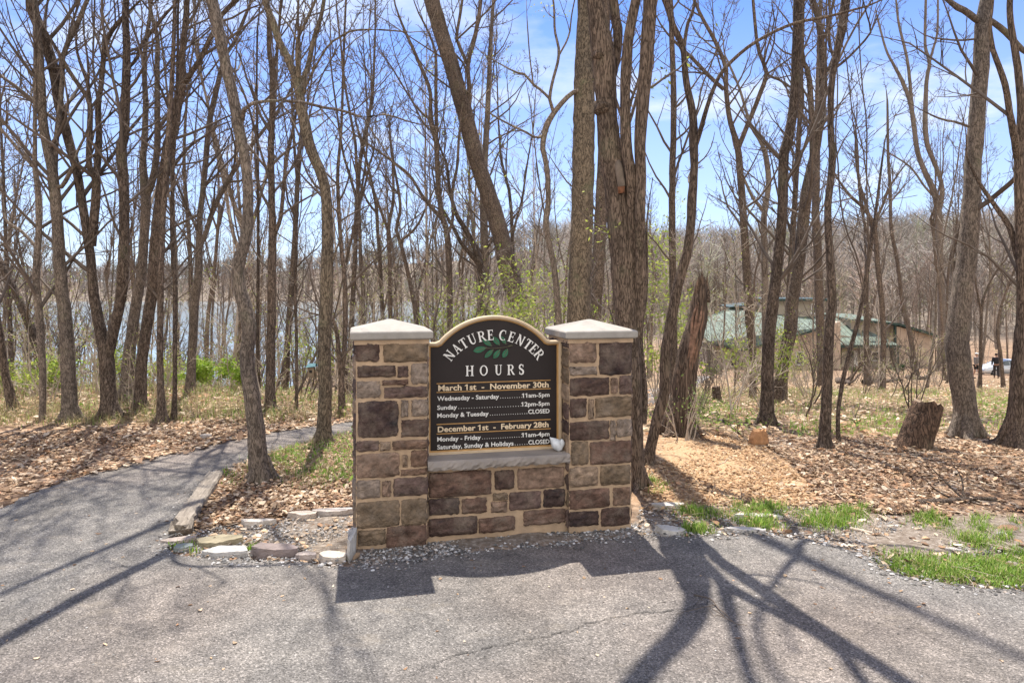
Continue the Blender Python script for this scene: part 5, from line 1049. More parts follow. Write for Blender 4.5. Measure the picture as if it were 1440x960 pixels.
def free(x, y, dmin):
    return all((x-a)**2+(y-b)**2 > dmin*dmin for a, b in used)
first = set()
def put(pi, x, y, s, label, group):
    p = PROTO[pi]; z = float(gz(x, y)); args = ((x, y, z), PR_.uniform(0, 6.28), (s*PR_.uniform(.9, 1.1), s*PR_.uniform(.9, 1.1), s))
    if pi not in first:
        first.add(pi); p.location = args[0]; p.rotation_euler = (0, 0, args[1]); p.scale = args[2]; p['label'] = label; p['group'] = group
    else: dup(p, *args, label=label, group=group)
    used.append((x, y))
ZONES = [   # px range, depth range, count, label, group
    (-60, 350, 15.5, 55, 20, 'slender bare tree on the slope going down to the lake', 'bare trees between path and lake'),
    (330, 620, 17, 75, 28, 'slender bare tree in the woods past the paved path bend', 'bare trees past the path bend'),
    (600, 960, 16, 75, 32, 'slender bare tree in the woods behind the stone sign', 'bare trees behind the stone sign'),
    (940, 1350, 86, 130, 34, 'bare tree standing beyond the green roofed building', 'bare trees beyond the building'),
    (950, 1330, 19, 55, 6, 'slender bare tree in the leafy clearing before the building', 'bare trees before the building'),
    (1310, 1500, 20, 110, 24, 'slender bare tree in the woods around the parked silver car', 'bare trees around the parked car')]
for x0, x1, d0, d1, n, lab, grp in ZONES:
    c = 0; tries = 0
    while c < n and tries < 4000:
        tries += 1; t = PR_.random()
        d = math.sqrt(d0*d0+t*(d1*d1-d0*d0)) if d1 < 80 else PR_.uniform(d0, d1); px = PR_.uniform(x0, x1); x = (px-CX)/F*d
        if not free(x, d, 1.1 if d < 30 else 1.6) or inpoly(PATH_POLY, [x], [d])[0] or inpoly(BLDG, [x], [d])[0] or gz(x, d) < LAKE_Z+.3: continue
        if 1355 < px < 1440 and d < 75 and PR_.random() < .6: continue
        pi = int(PR_.choice([0, 1, 2, 3, 4, 5, 6, 7, 8], p=[.12, .16, .07, .19, .12, .14, .13, .04, .03]))
        put(pi, x, d, PR_.uniform(.75, 1.1), lab, grp); c += 1
# trees standing to the sides and behind, outside the picture, that throw shade over the road as in the photo: same kind
# understory saplings and brush
def sapling(seed, h, stems, buds, pal, mat=TWIGP, r=.012):
    rng = np.random.default_rng(seed); tb = TB()
    for i in range(stems):
        a = rng.uniform(0, 6.28); B = branch_path(rng, (rng.normal(0, .06), rng.normal(0, .06), -.05), (math.cos(a)*.45, math.sin(a)*.45, 1), h*rng.uniform(.6, 1), 8, up=.14, wob=.24); RR = np.linspace(r, .004, 9)
        tb.tube(B, RR, 5); twigs_on(rng, tb, B, RR, 2, 5.2, 0, h*.40, .0042, .10)
    if buds: V = np.vstack(tb.V); buds_on(rng, tb, V[V[:, 2] > .25*h], int(buds*1.6), .024, pal, spread=.03)
    o = tb.build('sapling', [mat, BUD], tint=True); return tag(o, 'x', 'sapling', 'x')
YG = [(.30, .36, .06), (.40, .44, .10), (.22, .30, .05)]
SP_ = [sapling(1, 1.6, 4, 60, YG), sapling(2, 2.4, 3, 40, YG, TWIG), sapling(3, 1.1, 6, 90, YG), sapling(4, 3.2, 2, 80, YG), sapling(5, 2.0, 5, 0, YG, TWIG), sapling(6, 4.2, 2, 40, YG, TWIG, .02)]
SF = set()
def put_s(i, x, y, s, label, group):
    z = float(gz(x, y)); o = SP_[i]
    if i in SF: o = o.copy(); COL.objects.link(o)
    SF.add(i); o.location = (x, y, z); o.rotation_euler = (0, 0, PR_.uniform(0, 6.28)); o.scale = (s, s, s*PR_.uniform(.85, 1.15)); o['label'] = label; o['group'] = group
for x0, x1, d0, d1, n, lab, grp in ((-40, 330, 9.4, 24, 95, 'twiggy waist high sapling with pale shoots on the bank by the lake', 'saplings on the lake bank'), (300, 620, 10.2, 30, 88, 'twiggy sapling with pale shoots past the paved path', 'saplings past the path'),
                                   (600, 900, 9, 30, 56, 'twiggy sapling with pale shoots behind the stone sign', 'saplings behind the sign'), (960, 1460, 10.5, 40, 80, 'twiggy sapling with pale shoots on the leafy clearing floor', 'saplings in the clearing')):
    c = 0
    while c < n:
        d = math.sqrt(PR_.uniform(d0*d0, d1*d1)); px = PR_.uniform(x0, x1); x = (px-CX)/F*d
        if inpoly(PATH_POLY, [x], [d])[0] or inpoly(BLDG, [x], [d])[0] or (1350 < px < 1450 and d < 64): continue
        put_s(int(PR_.integers(0, 6)), x, d, PR_.uniform(.6, 1.15), lab, grp); c += 1
# thin young trees, hardly more than poles
def young_tree(seed, h, r):
    rng = np.random.default_rng(seed); tb = TB(); B = branch_path(rng, (0, 0, -.1), (rng.normal(0, .08), rng.normal(0, .08), 1), h, 10, up=.3, wob=.1); RR = np.linspace(r, .006, 11); Q_ = smooth_poly(np.c_[B, RR], 22)
    tb.tube(Q_[:, :3], Q_[:, 3], 6); twigs_on(rng, tb, Q_[:, :3], Q_[:, 3], 1, 3.6, 0, 1.8, .005, .2)
    return tag(tb.build('young_tree', [BARKG if seed % 2 else TWIGP, BUD], tint=True), 'x', 'young tree', 'x')
YT = [young_tree(1, 7, .03), young_tree(2, 9, .042), young_tree(3, 5.5, .024), young_tree(4, 8, .035), young_tree(5, 10, .05)]; YF = set()
for x0, x1, d0, d1, n, lab, grp in ((-30, 340, 14, 58, 60, 'thin grey young tree on the slope to the lake', 'young trees on the lake slope'), (300, 640, 15, 75, 95, 'thin grey young tree past the bend of the paved path', 'young trees past the path bend'),
                                   (620, 950, 14, 70, 55, 'thin grey young tree deep behind the stone sign', 'young trees behind the sign'), (950, 1340, 17, 56, 9, 'thin grey young tree in the leafy clearing', 'young trees in the clearing'), (1330, 1490, 18, 110, 44, 'thin grey young tree around the parked silver car', 'young trees by the car')):
    c = 0
    while c < n:
        d = math.sqrt(PR_.uniform(d0*d0, d1*d1)); px = PR_.uniform(x0, x1); x = (px-CX)/F*d
        if inpoly(PATH_POLY, [x], [d])[0] or inpoly(BLDG, [x], [d])[0] or gz(x, d) < LAKE_Z+.3 or (1355 < px < 1440 and d < 66): continue
        i = int(PR_.integers(0, 5)); o = YT[i]
        if i in YF: o = o.copy(); COL.objects.link(o)
        YF.add(i); s_ = PR_.uniform(.8, 1.25); o.location = (x, d, float(gz(x, d))); o.rotation_euler = (0, 0, PR_.uniform(0, 6.28)); o.scale = (s_, s_, s_); o['label'] = lab; o['group'] = grp; c += 1
# shrubs the photo shows singly, in fresh leaf
def shrub(label, px, py, Z, w_, h, n, pal, name='leafy_shrub', cat='shrub', stems=7, zoff=0.0, size=.034):
    x = (px-CX)/F*Z; z = float(gz(x, Z))+zoff; rng = np.random.default_rng(len(label)*7+px); tb = TB(); tips = []
    for i in range(stems):
        a = rng.uniform(0, 6.28); B = branch_path(rng, (x+rng.normal(0, .05), Z+rng.normal(0, .05), z-.05), (math.cos(a)*w_/h, math.sin(a)*w_/h, 1), h*rng.uniform(.7, 1.05), 7, up=.1, wob=.2); RR = np.linspace(.011, .003, 8)
        tb.tube(B, RR, 5); twigs_on(rng, tb, B, RR, 2, 5, 0, .4*h, .0025, .2)
    V = np.vstack(tb.V); V = V[V[:, 2] > z+.35*h]; buds_on(rng, tb, V, int(n*1.9), size, pal, spread=.07)
    o = tb.build(name, [TWIGP, BUD], None, (x, Z, z), tint=True); return tag(o, label, cat)
BG = [(.20, .32, .03), (.27, .38, .05), (.34, .44, .08)]
shrub('bright yellow green bush in fresh leaf at the far edge of the path', 312, 560, 12.2, 1.0, .75, 1500, BG, stems=12)
shrub('small bright green bush at the foot of the stout burl tree', 86, 550, 11.2, .45, .62, 420, BG)
shrub('low fresh green bush below the wide V shaped tree', 262, 545, 13.4, .7, .6, 500, BG)
shrub('tall loose yellow leaved shrub behind the arched board', 672, 545, 13.5, 1.1, 3.0, 700, YG, stems=9, size=.042)
shrub('yellow leaved shrub in front of the massive leaning trunk', 722, 545, 12.5, .8, 2.7, 620, YG, stems=10, size=.04)
shrub('sparse green shrub between the curving tree and snag', 930, 560, 13.0, .8, 2.2, 520, YG, size=.04)
shrub('tall slim shrub with yellow leaf sprays behind the mulch trees', 928, 520, 15.5, .6, 4.6, 620, YG, stems=6, size=.05)
shrub('climbing ivy bush covering the foot of the broken snag', 962, 606, 7.95, .22, .75, 110, [(.16, .22, .06), (.24, .28, .10)], stems=7, size=.022)
shrub('young shrub with pale leaves between two trunks near the orange stump', 1068, 570, 12.5, .8, 1.6, 380, YG)
shrub('shrub with fine yellow leaves in front of the building porch', 1135, 545, 17, 1.0, 2.2, 380, YG)
shrub('low bright green hedge plant at the corner of the building', 1000, 523, 56, 1.3, .9, 500, BG, stems=14, size=.12)
shrub('low green shrub under the porch window of the building', 1206, 520, 66, 1.2, .8, 380, [(.10, .17, .04), (.16, .24, .06)], stems=12, size=.12)
shrub('small round evergreen bush beside the building post', 1262, 516, 64, .8, 1.1, 420, [(.05, .09, .04), (.08, .13, .06)], stems=12, size=.12)
shrub('airy young shrub with yellow leaves beside the wavy thin tree', 440, 545, 15.5, .9, 1.5, 420, YG, stems=8)
shrub('spreading fresh leaved shrub on the bank behind the straight slim trunk', 205, 560, 12.0, 1.1, .9, 520, YG, stems=10)
shrub('yellow green shrub low on the bank next to the crooked trunk', 40, 575, 11.2, .9, .8, 420, YG, stems=9)
shrub('loose pale green shrub far in the woods between the sign and path', 600, 520, 22, 1.4, 3.2, 620, YG, stems=9, size=.05)
shrub('tall airy yellow leaved shrub between the massive leaning trunk and small crooked tree', 752, 520, 15, .7, 3.1, 420, YG, stems=6)
# brush heap of vine tangle at the massive leaning trunk
tb = TB(); c0 = P3(733, 425, 17.2); g0 = float(gz(c0[0], 17.2))
for i in range(170):
    p = np.array([c0[0]+TR.normal(0, .45), 17.2+TR.normal(0, .25), g0+abs(TR.normal(1.2, .75))]); B = branch_path(TR, p, TR.normal(0, 1, 3)*(1, .6, .7), TR.uniform(.5, 1.5), 6, up=-.05, wob=.5); tb.tube(B, np.linspace(.010, .004, 7), 4)
for i in range(9):
    p = np.array([c0[0]+TR.normal(0, .3), 17.2+TR.normal(0, .15), g0-.05]); tb.tube(branch_path(TR, p, (TR.normal(0, .2), 0, 1), TR.uniform(1.4, 2.6), 7, up=.2, wob=.2), np.linspace(.02, .006, 8), 5)
tag(tb.build('vine_tangle', TWIG, None, (c0[0], 17.2, g0)), 'dark tangled heap of dry vines against the massive leaning trunk', 'vine tangle')
# ------------------------------------------------------------ far wooded shores and hills: one mass
def far_woods(name, label, rng, us, ds, hs, cols, nb):
    tb = TB(); n = len(us)
    for u, d, h in zip(us, ds, hs):
        x = u*d; z = float(gz(x, d))
        if z < LAKE_Z+.2: continue
        r = .10+.006*h; top = np.array([x+rng.normal(0, .04*h), d, z+h*.9]); c = cols[int((math.sin(x/17+1.3*math.sin(d/23))*.5+.5+rng.normal(0, .22))*len(cols)) % len(cols)]*rng.uniform(.65, 1.3)
        V = [(x-r, d, z-.5), (x+r, d, z-.5), (x, d+r, z-.5), top]
        F_ = [(0, 1, 3), (1, 2, 3), (2, 0, 3)]; VV = [np.array(V)]; TT = [np.array(F_)]; o = 4
        t = rng.uniform(.25, 1, nb); p = np.array([x, d, z])[None]*(1-t[:, None])+top[None]*t[:, None]
        a = rng.uniform(0, 6.28, nb); el = rng.uniform(.3, 1.3, nb); ln = h*rng.uniform(.12, .36, nb)
        dv = np.stack([np.cos(a)*np.cos(el), np.sin(a)*np.cos(el), np.sin(el)], 1); q = p+dv*ln[:, None]
        wv = np.cross(dv, rng.normal(size=(nb, 3))); wv /= np.linalg.norm(wv, axis=1)[:, None]; wd = (.022+.0028*h)*rng.uniform(.5, 1.3, nb)*max(1, d/260)
        # each bough a narrow tapering sliver that splits in two
        s1 = q+np.cross(wv, dv)*ln[:, None]*.28+dv*ln[:, None]*.35; s2 = q-np.cross(wv, dv)*ln[:, None]*.3+dv*ln[:, None]*.2
        B = np.stack([p-wv*wd[:, None], p+wv*wd[:, None], q+wv*wd[:, None]*.7, q-wv*wd[:, None]*.7, s1, s2], 1).reshape(-1, 3)
        b0 = (np.arange(nb)*6)[:, None]; TT.append(np.concatenate([b0+np.array(f) for f in ((0, 1, 2), (0, 2, 3), (3, 2, 4), (2, 3, 5))])+o); VV.append(B)
        tb.raw(np.vstack(VV), None, np.vstack(TT), 0, c)
    return tag(tb.build(name, attr_mat(name+'_bark', 'tint', .95, 2, .2, 0), smooth=False, tint=True), label, 'far woods', kind='stuff')
fr = np.random.default_rng(8)
def lot(n, u0, u1, off0, off1):
    us = fr.uniform(u0, u1, n); wr = sst(.1, -.14, us); d = (130*(1-wr)+505*wr)+fr.uniform(off0, off1, n); return us, d
us, ds = lot(1500, -.82, .06, 0, 230)
cols = np.array([(.24, .205, .185), (.29, .24, .21), (.21, .18, .165), (.33, .235, .195), (.20, .21, .15), (.26, .225, .20)])
far_woods('far_shore_woods', 'grey brown wood on the far shore of the lake', fr, us, ds, fr.uniform(11, 19, 1500), cols, 34)
us, ds = lot(2000, .03, .85, -10, 225)
cols = np.array([(.31, .27, .24), (.37, .325, .285), (.25, .22, .195), (.38, .30, .25), (.33, .30, .25), (.42, .345, .29), (.22, .195, .17), (.32, .32, .22)])
far_woods('hillside_woods', 'bare brown wood covering the hillside behind the building', fr, us, ds, fr.uniform(10, 17, 2000), cols, 38)
# ------------------------------------------------------------ stones, timber, stumps
def rock(name, label, cat, px, py, dims, col, rotz=0.0, tilt=(0, 0), seed=0, sink=.40, boxy=3.2, zoff=0.0, nscale=8, group=None):
    rng = np.random.default_rng(seed+300); x, y, _ = ground_hit(px, py); z = float(gz(x, y))
    bmm = bmesh.new(); bmesh.ops.create_icosphere(bmm, subdivisions=4, radius=1.0)
    ph = rng.uniform(0, 6.3, 12); M = Matrix.Rotation(rotz, 3, 'Z') @ Matrix.Rotation(tilt[0], 3, 'X') @ Matrix.Rotation(tilt[1], 3, 'Y')
    cor = rng.uniform(.8, 1.15, 8)
    kk = int(rng.integers(5, 9)); ak = np.sort(rng.uniform(0, 6.283, kk)); ak = np.arange(kk)/kk*6.283*.7+ak*.3; dk = rng.uniform(.80, 1.02, kk); slope = rng.normal(0, .10, 2)
    for v in bmm.verts:
        p = v.co; rxy = math.hypot(p.x, p.y); a = math.atan2(p.y, p.x)
        if boxy < 3: s = 1+.10*math.sin(2*a+ph[0])+.08*math.sin(3*a+ph[1]); q = Vector((p.x*s*dims[0]/2, p.y*s*dims[1]/2, p.z*dims[2]/2))
        else:                                            # quarried slab: polygonal outline, cleft top, broken edges
            R_p = min(1.25, min(d_/max(math.cos(a-g_), .05) for g_, d_ in zip(ak, dk))); rho = min(1.0, rxy*1.30)*(1-.07*max(0, p.z)-.05*max(0, -p.z)); zz_ = max(-1, min(1, p.z*2.0))
            zz_ += .10*math.floor(2.5*math.sin(3*p.x+ph[3])+2*math.sin(2.6*p.y+ph[4]))*.25*(p.z > .2)+slope[0]*p.x*(p.z > 0)+slope[1]*p.y*(p.z > 0)
            q = Vector((math.cos(a)*rho*R_p*dims[0]/2, math.sin(a)*rho*R_p*dims[1]/2, zz_*dims[2]/2))
        q += Vector((rng.normal(0, .0016), rng.normal(0, .0016), rng.normal(0, .0012)))
        v.co = M @ q
    me = bpy.data.meshes.new(name); bmm.to_mesh(me); bmm.free(); me.materials.append(simple(name+'_'+str(seed), col, .9, nscale=nscale, var=.32, bstr=.9, bdist=.008))
    o = bpy.data.objects.new(name, me); COL.objects.link(o); o.location = (x, y, z+dims[2]*(.5-sink)+zoff); return tag(o, label, cat, group)
PALE = (.50, .475, .44); TAN = (.44, .39, .33); RED = (.205, .165, .155); GREY = (.30, .29, .275)
G_ = 'stones edging the planting bed'
rock('edging_stone', 'broad flat whitish slab among the edging stones near the timber', 'stone', 320, 781, (.30, .15, .06), (.38, .365, .345), .05, seed=1, boxy=5, group=G_)
rock('edging_stone', 'dark purplish brown wedge stone edging the bed between pale slabs', 'stone', 384, 780, (.27, .13, .095), RED, .12, (0, .08), seed=2, boxy=4, group=G_)
rock('edging_stone', 'small brownish stone squeezed between the dark wedge and cream slab', 'stone', 430, 786, (.135, .08, .055), (.33, .28, .255), 0, seed=3, group=G_)
rock('edging_stone', 'cream coloured flat slab touching the foot of the stone pillar', 'stone', 468, 788, (.21, .14, .06), (.46, .40, .34), -.1, seed=4, boxy=4.5, group=G_)
rock('edging_stone', 'small blue grey stone at the outer corner of the bed', 'stone', 258, 774, (.13, .07, .05), (.22, .245, .235), .1, seed=5, group=G_)
rock('edging_stone', 'layered brown slab tucked under the splintered timber end', 'stone', 254, 763, (.21, .08, .05), (.36, .30, .26), .25, seed=6, boxy=5, group=G_)
rock('edging_stone', 'wide mossy olive brown flagstone behind the whitish slab', 'stone', 308, 764, (.34, .17, .05), (.25, .215, .145), .1, seed=7, boxy=5, sink=.4, group=G_)
rock('edging_stone', 'long pale slab in the leaf litter against the pillar side', 'stone', 470, 724, (.34, .10, .06), (.45, .40, .36), .12, seed=8, boxy=5, sink=.3, group=G_)
rock('edging_stone', 'thin broken pale slab half buried in leaves mid bed', 'stone', 362, 738, (.22, .08, .05), (.50, .45, .40), .15, seed=9, boxy=4, sink=.35, group=G_)
rock('edging_stone', 'pale whitish slab standing on edge against the pillar corner', 'stone', 495, 779, (.055, .30, .17), (.45, .42, .38), .12, (.1, .05), seed=10, boxy=5, sink=.15, group=G_)
rock('edging_stone', 'buff slab buried in leaves nearest the pillar in the upper row', 'stone', 428, 728, (.20, .09, .055), (.45, .38, .32), .05, seed=20, boxy=4, sink=.35, group=G_)
G2_ = 'stones in the verge beside the mulch'
rock('verge_stone', 'pale wedge stone with thick front edge near the mulch pillar', 'stone', 943, 751, (.20, .11, .07), (.44, .415, .385), .1, (0, .12), seed=11, boxy=4.5, group=G2_)
rock('verge_stone', 'long flat grey flagstone at the asphalt edge below the grass', 'stone', 1046, 748, (.27, .09, .045), (.46, .43, .40), -.12, seed=12, boxy=5, group=G2_)
rock('verge_stone', 'flat pale flagstone surrounded by grass tufts', 'stone', 1068, 728, (.34, .10, .04), (.46, .44, .40), -.12, seed=13, boxy=5, sink=.4, group=G2_)
rock('verge_stone', 'light worn slab sunk in soil at the mulch edge', 'stone', 940, 713, (.30, .10, .04), (.47, .42, .36), .12, seed=14, boxy=4, sink=.4, group=G2_)
rock('verge_stone', 'small whitish rock lying on the verge by an orange brown rock', 'stone', 1409, 755, (.085, .06, .06), (.55, .52, .47), 0, seed=15, boxy=2.6, group=G2_)
rock('verge_stone', 'orange brown rounded rock on the grassy verge', 'stone', 1418, 748, (.16, .10, .08), (.33, .20, .12), 0, seed=16, boxy=2.6, group=G2_)
rock('verge_stone', 'small dull brown stone nested in the big grass patch', 'stone', 1424, 797, (.085, .07, .05), (.30, .25, .22), 0, seed=17, boxy=2.8, group=G2_)
rock('verge_stone', 'thin pale chip of stone above the big grass patch', 'stone', 1342, 776, (.10, .04, .03), (.46, .42, .39), -.5, seed=18, boxy=3.5, group=G2_)
rock('path_stone', 'single squarish grey stone in the leaves at the far path edge', 'stone', 290, 618, (.14, .10, .09), (.30, .27, .25), .2, seed=19, boxy=3.5)
# landscape timber
tb = TB(); a = np.array([*flat(303, 674), .018]); b = np.array([*flat(252, 752), .022]); n = 34; V = []
d = unit(b-a); nr = unit(np.cross((0, 0, 1), d)); R1 = np.random.default_rng(3)
for i in range(n):
    c = a+(b-a)*i/(n-1); e = .35 if i == n-1 else 1
    for sx, sz in ((-1, -1), (-1, .75), (-.85, 1), (-.3, 1.02), (.3, 1.0), (.85, 1), (1, .75), (1, -1)):
        jit = R1.normal(0, .003 if i < n-3 else .012, 3); V.append(c+nr*sx*.066+np.array([0, 0, sz*.055-(0.02*(i > n-3)*R1.random())])+jit+d*(R1.normal(0, .03) if i >= n-2 else 0))
q = [(i*8+j, i*8+(j+1) % 8, (i+1)*8+(j+1) % 8, (i+1)*8+j) for i in range(n-1) for j in range(8)]; V.append(np.mean(V[-8:], 0)+d*.012); V.append(np.mean(V[:8], 0)); tb.raw(V, q, [((n-1)*8+j, (n-1)*8+(j+1) % 8, n*8) for j in range(8)]+[((j+1) % 8, j, n*8+1) for j in range(8)])
mt, t, bb = new_mat('weathered_timber'); ang = math.atan2(d[1], d[0]); v = nn(t, 'ShaderNodeTexCoord'); mp = nn(t, 'ShaderNodeMapping'); mp.inputs['Rotation'].default_value = (0, 0, -ang); mp2 = nn(t, 'ShaderNodeMapping'); mp2.inputs['Scale'].default_value = (2.2, 26, 26)
t.links.new(v.outputs['Object'], mp.inputs[0]); t.links.new(mp.outputs[0], mp2.inputs[0]); f = noise(t, mp2.outputs[0], 2.0, 8, .65); r = ramp(t, [(.3, (.11, .088, .068)), (.52, (.22, .185, .148)), (.75, (.33, .285, .235))]); t.links.new(f, r.inputs[0]); t.links.new(r.outputs[0], bb.inputs['Base Color']); bb.inputs['Roughness'].default_value = .9; bump(t, bb, f, .8, .008)
tag(tb.build('landscape_timber', mt, None, tuple(a), smooth=False), 'weathered grey brown timber edging beam with splintered end beside the path', 'timber beam')
# stumps
def stump(label, pts, Z, topcol, seed, split=.3, mat=None):
    rng = np.random.default_rng(seed); base = P3(*pts[0][:2], Z); base[2] = float(gz(base[0], Z)); root = thing('tree_stump', label, 'stump', tuple(base), 'cut tree stumps')
    P = [P3(x, y, Z) for x, y, _ in pts]; R = [w_/2/F*Z for *_, w_ in pts]; P.insert(0, P[0]-(0, 0, .15)); R.insert(0, R[0]*1.05)
    D_ = smooth_poly(np.c_[P, R], 26); tb = TB(); tb.tube(D_[:, :3], D_[:, 3], 26, 0, split, rng)
    V = tb.V[0]; ring = V[-26:]; k_ = np.sin(np.arange(26)/26*6.28+rng.uniform(0, 6))*.5+rng.normal(0, .35, 26); ring[:, 2] += (k_*D_[-1, 3]*.35).astype(np.float32); V[-26:] = ring
    tb.build('trunk', mat or BARKR, root, base)
    c = ring.mean(0); tp = TB(); inner = c+(ring-c)*.55+np.array([0, 0, -.015]); tp.raw(np.vstack([ring, inner, c[None]+np.array([[0, 0, -.03]])]), [(i, (i+1) % 26, 26+(i+1) % 26, 26+i) for i in range(26)], [(26+i, 26+(i+1) % 26, 52) for i in range(26)])
    tp.build('cut_face', simple('cut_wood_'+str(seed), topcol, .9, nscale=14, var=.4, bstr=.8), root, base, smooth=False); return root
gs = ground_hit(1290, 631)
stump('tall weathered leaning stump with split brown wood in the clearing', [(1284, 634, 50), (1288, 615, 43), (1297, 590, 41), (1305, 566, 37)], gs[1], (.27, .20, .14), 1, .08, bark('stump_bark', (.058, .042, .033), (.27, .18, .13), .35, 13, 2.2, 1, .03))
gs = ground_hit(1068, 626)
stump('small freshly cut orange stump at the mulch edge', [(1067, 627, 25), (1067, 616, 23), (1068, 604, 17)], gs[1], (.48, .27, .13), 2, .26, simple('orange_stump', (.40, .21, .10), .9, nscale=12, var=.4, bstr=.7))
gs = ground_hit(1008, 566)
stump('dark cut stump far back beside the broken snag', [(1009, 567, 14), (1008, 555, 11.5), (1007, 543, 10.5)], gs[1], (.25, .18, .13), 3, .12)
# fallen wood
def log(label, p0, p1, r, seed, name='fallen_log', cat='log', mat=BARK, k=9, wob=.06):
    rng = np.random.default_rng(seed); a = np.array(ground_hit(*p0)); b = np.array(ground_hit(*p1)); m = 9
    P = np.array([a+(b-a)*i/(m-1) for i in range(m)]); P[:, 2] = gz(P[:, 0], P[:, 1])+r*.7; P += rng.normal(0, wob*r*3, P.shape)*(1, 1, .4)
    tb = TB(); tb.tube(smooth_poly(P, 24), np.linspace(r, r*.6, 24), k, 0, .15, rng, cap=True)
    for i in range(4):
        q = P[rng.integers(2, m-1)]; tb.tube(branch_path(rng, q, (rng.normal(), rng.normal(), .8), r*rng.uniform(8, 16), 5, up=.1, wob=.3), np.linspace(r*.35, r*.1, 6), 5)
    o = tb.build(name, mat, None, tuple(P[0])); return tag(o, label, cat)
log('long dark log lying across the clearing before the building', (1216, 541), (1272, 536), .13, 1, wob=.3)
log('dark rotten log end beside the porch side trunk in the clearing', (1180, 539), (1202, 542), .15, 11, wob=.2)
log('short fallen log by the pink walled end of the building', (1282, 534), (1306, 533), .14, 2, wob=.3)
log('pale fallen branch lying on the leaves between reddish tree and stump', (1205, 642), (1262, 622), .014, 3, 'fallen_branch', 'branch', TWIGP, 6)
log('thin fallen pole propped beside the bowing sapling', (1187, 560), (1213, 620), .025, 4, 'fallen_branch', 'branch', BARK, 6)
log('dark arched dead branch lying between snag and orange stump', (1010, 588), (1052, 622), .02, 5, 'fallen_branch', 'branch', BARK, 6)
log('fallen grey log past the bend of the paved path', (418, 548), (484, 543), .10, 6)
log('rough stick lying at the asphalt edge beside the grass tufts', (1196, 746), (1244, 756), .013, 7, 'fallen_branch', 'stick', TWIGP, 6)
log('slim stick across the mulch in front of the grass tufts', (985, 688), (1050, 706), .010, 8, 'fallen_branch', 'stick', TWIG, 6)
log('short brown log half buried in leaves near the end tree', (1290, 712), (1400, 706), .03, 9)
# the twig lying on the road
tb = TB(); q = lambda x, y, h=.012: np.array([*flat(x, y), .016+h])
for pts, r in (([(976, 842), (1000, 853), (1010, 862), (1020, 874), (1034, 884), (1050, 890)], .0045), ([(1006, 858), (985, 864), (952, 870)], .003), ([(1018, 873), (1004, 868), (998, 860)], .003), ([(1030, 882), (1012, 876), (1004, 872), (996, 866)], .0026), ([(988, 847), (982, 854), (978, 862)], .002)):
    P = smooth_poly(np.array([q(*p, .006+.012*(i % 2)) for i, p in enumerate(pts)]), 14); tb.tube(P, np.linspace(r, r*.4, 14), 6)
o = tb.build('fallen_twig', TWIG, None, tuple(q(1010, 862))); tag(o, 'branching dry twig lying on the asphalt in front of the sign', 'twig')
# vine creeping up the great tree and fine dead twigs at the pillar
# bird feeder on the mossy path tree
Zf = ground_hit(455, 623)[1]; xf, _, zf = P3(438, 523, Zf-.02); root = thing('bird_feeder', 'small teal roofed bird feeder fixed to the dark mossy tree', 'bird feeder', (xf, Zf-.02, zf))
sF = Zf/F; FB = simple('feeder_wood', (.20, .15, .10), .8, nscale=20); TEAL = simple('teal_paint', (.04, .14, .17), .5, nscale=20, var=.15)
mb = MB(); mb.box((xf, Zf-.02, zf), (9*sF, .06, 14*sF)); mb.build('box', FB, root, root.location, bev=.003)
mb = MB(); w2 = 7*sF; zr = zf+7*sF; mb.add([(xf-w2, Zf-.07, zr), (xf+w2, Zf-.07, zr+.012), (xf+w2, Zf+.03, zr+.012), (xf-w2, Zf+.03, zr), (xf-w2*.6, Zf-.02, zr+5*sF), (xf+w2*.9, Zf-.02, zr+5.5*sF)], [(0, 1, 5, 4), (2, 3, 4, 5), (0, 4, 3), (1, 2, 5), (3, 2, 1, 0)]); mb.build('roof', TEAL, root, root.location)
mb = MB(); mb.box((xf, Zf-.052, zf+.01), (.03, .006, .03)); mb.build('opening', simple('dark_hole', (.02, .018, .016), .9, bstr=0), root, root.location)
mb = MB(); mb.box((xf+9*sF, Zf-.02, zf), (11*sF, .02, .02)); mb.build('bracket', FB, root, root.location)
# ------------------------------------------------------------ the nature center building
ZB = 74.0; SB_ = ZB/F; BX = lambda px: (px-CX)*SB_; BZ = lambda py: EYE-(py-HY)*SB_
gb = min(float(gz(BX(px), ZB)) for px in (1000, 1150, 1300))-.6
bo = (BX(1150), ZB, float(gz(BX(1150), ZB))); B_ = thing('nature_center_building', 'low beige building with faceted green metal roofs beyond the trees', 'building', bo)
STUC = simple('beige_stucco', (.38, .325, .255), .9, nscale=1.2, var=.10, bstr=.2); STUP = simple('pink_tan_stucco', (.44, .34, .258), .9, nscale=1.0, var=.08, bstr=.2)
TRIM = simple('dark_green_trim', (.022, .045, .038), .5, nscale=2, var=.2, bstr=0); GLS = simple('dark_glass', (.03, .035, .04), .12, nscale=1, var=.2, bstr=0, spec=.6); WHT = simple('white_window_frame', (.70, .68, .64), .6, nscale=2, var=.1, bstr=0); DOORM = simple('brown_door', (.10, .075, .06), .6, nscale=3, var=.2, bstr=0)
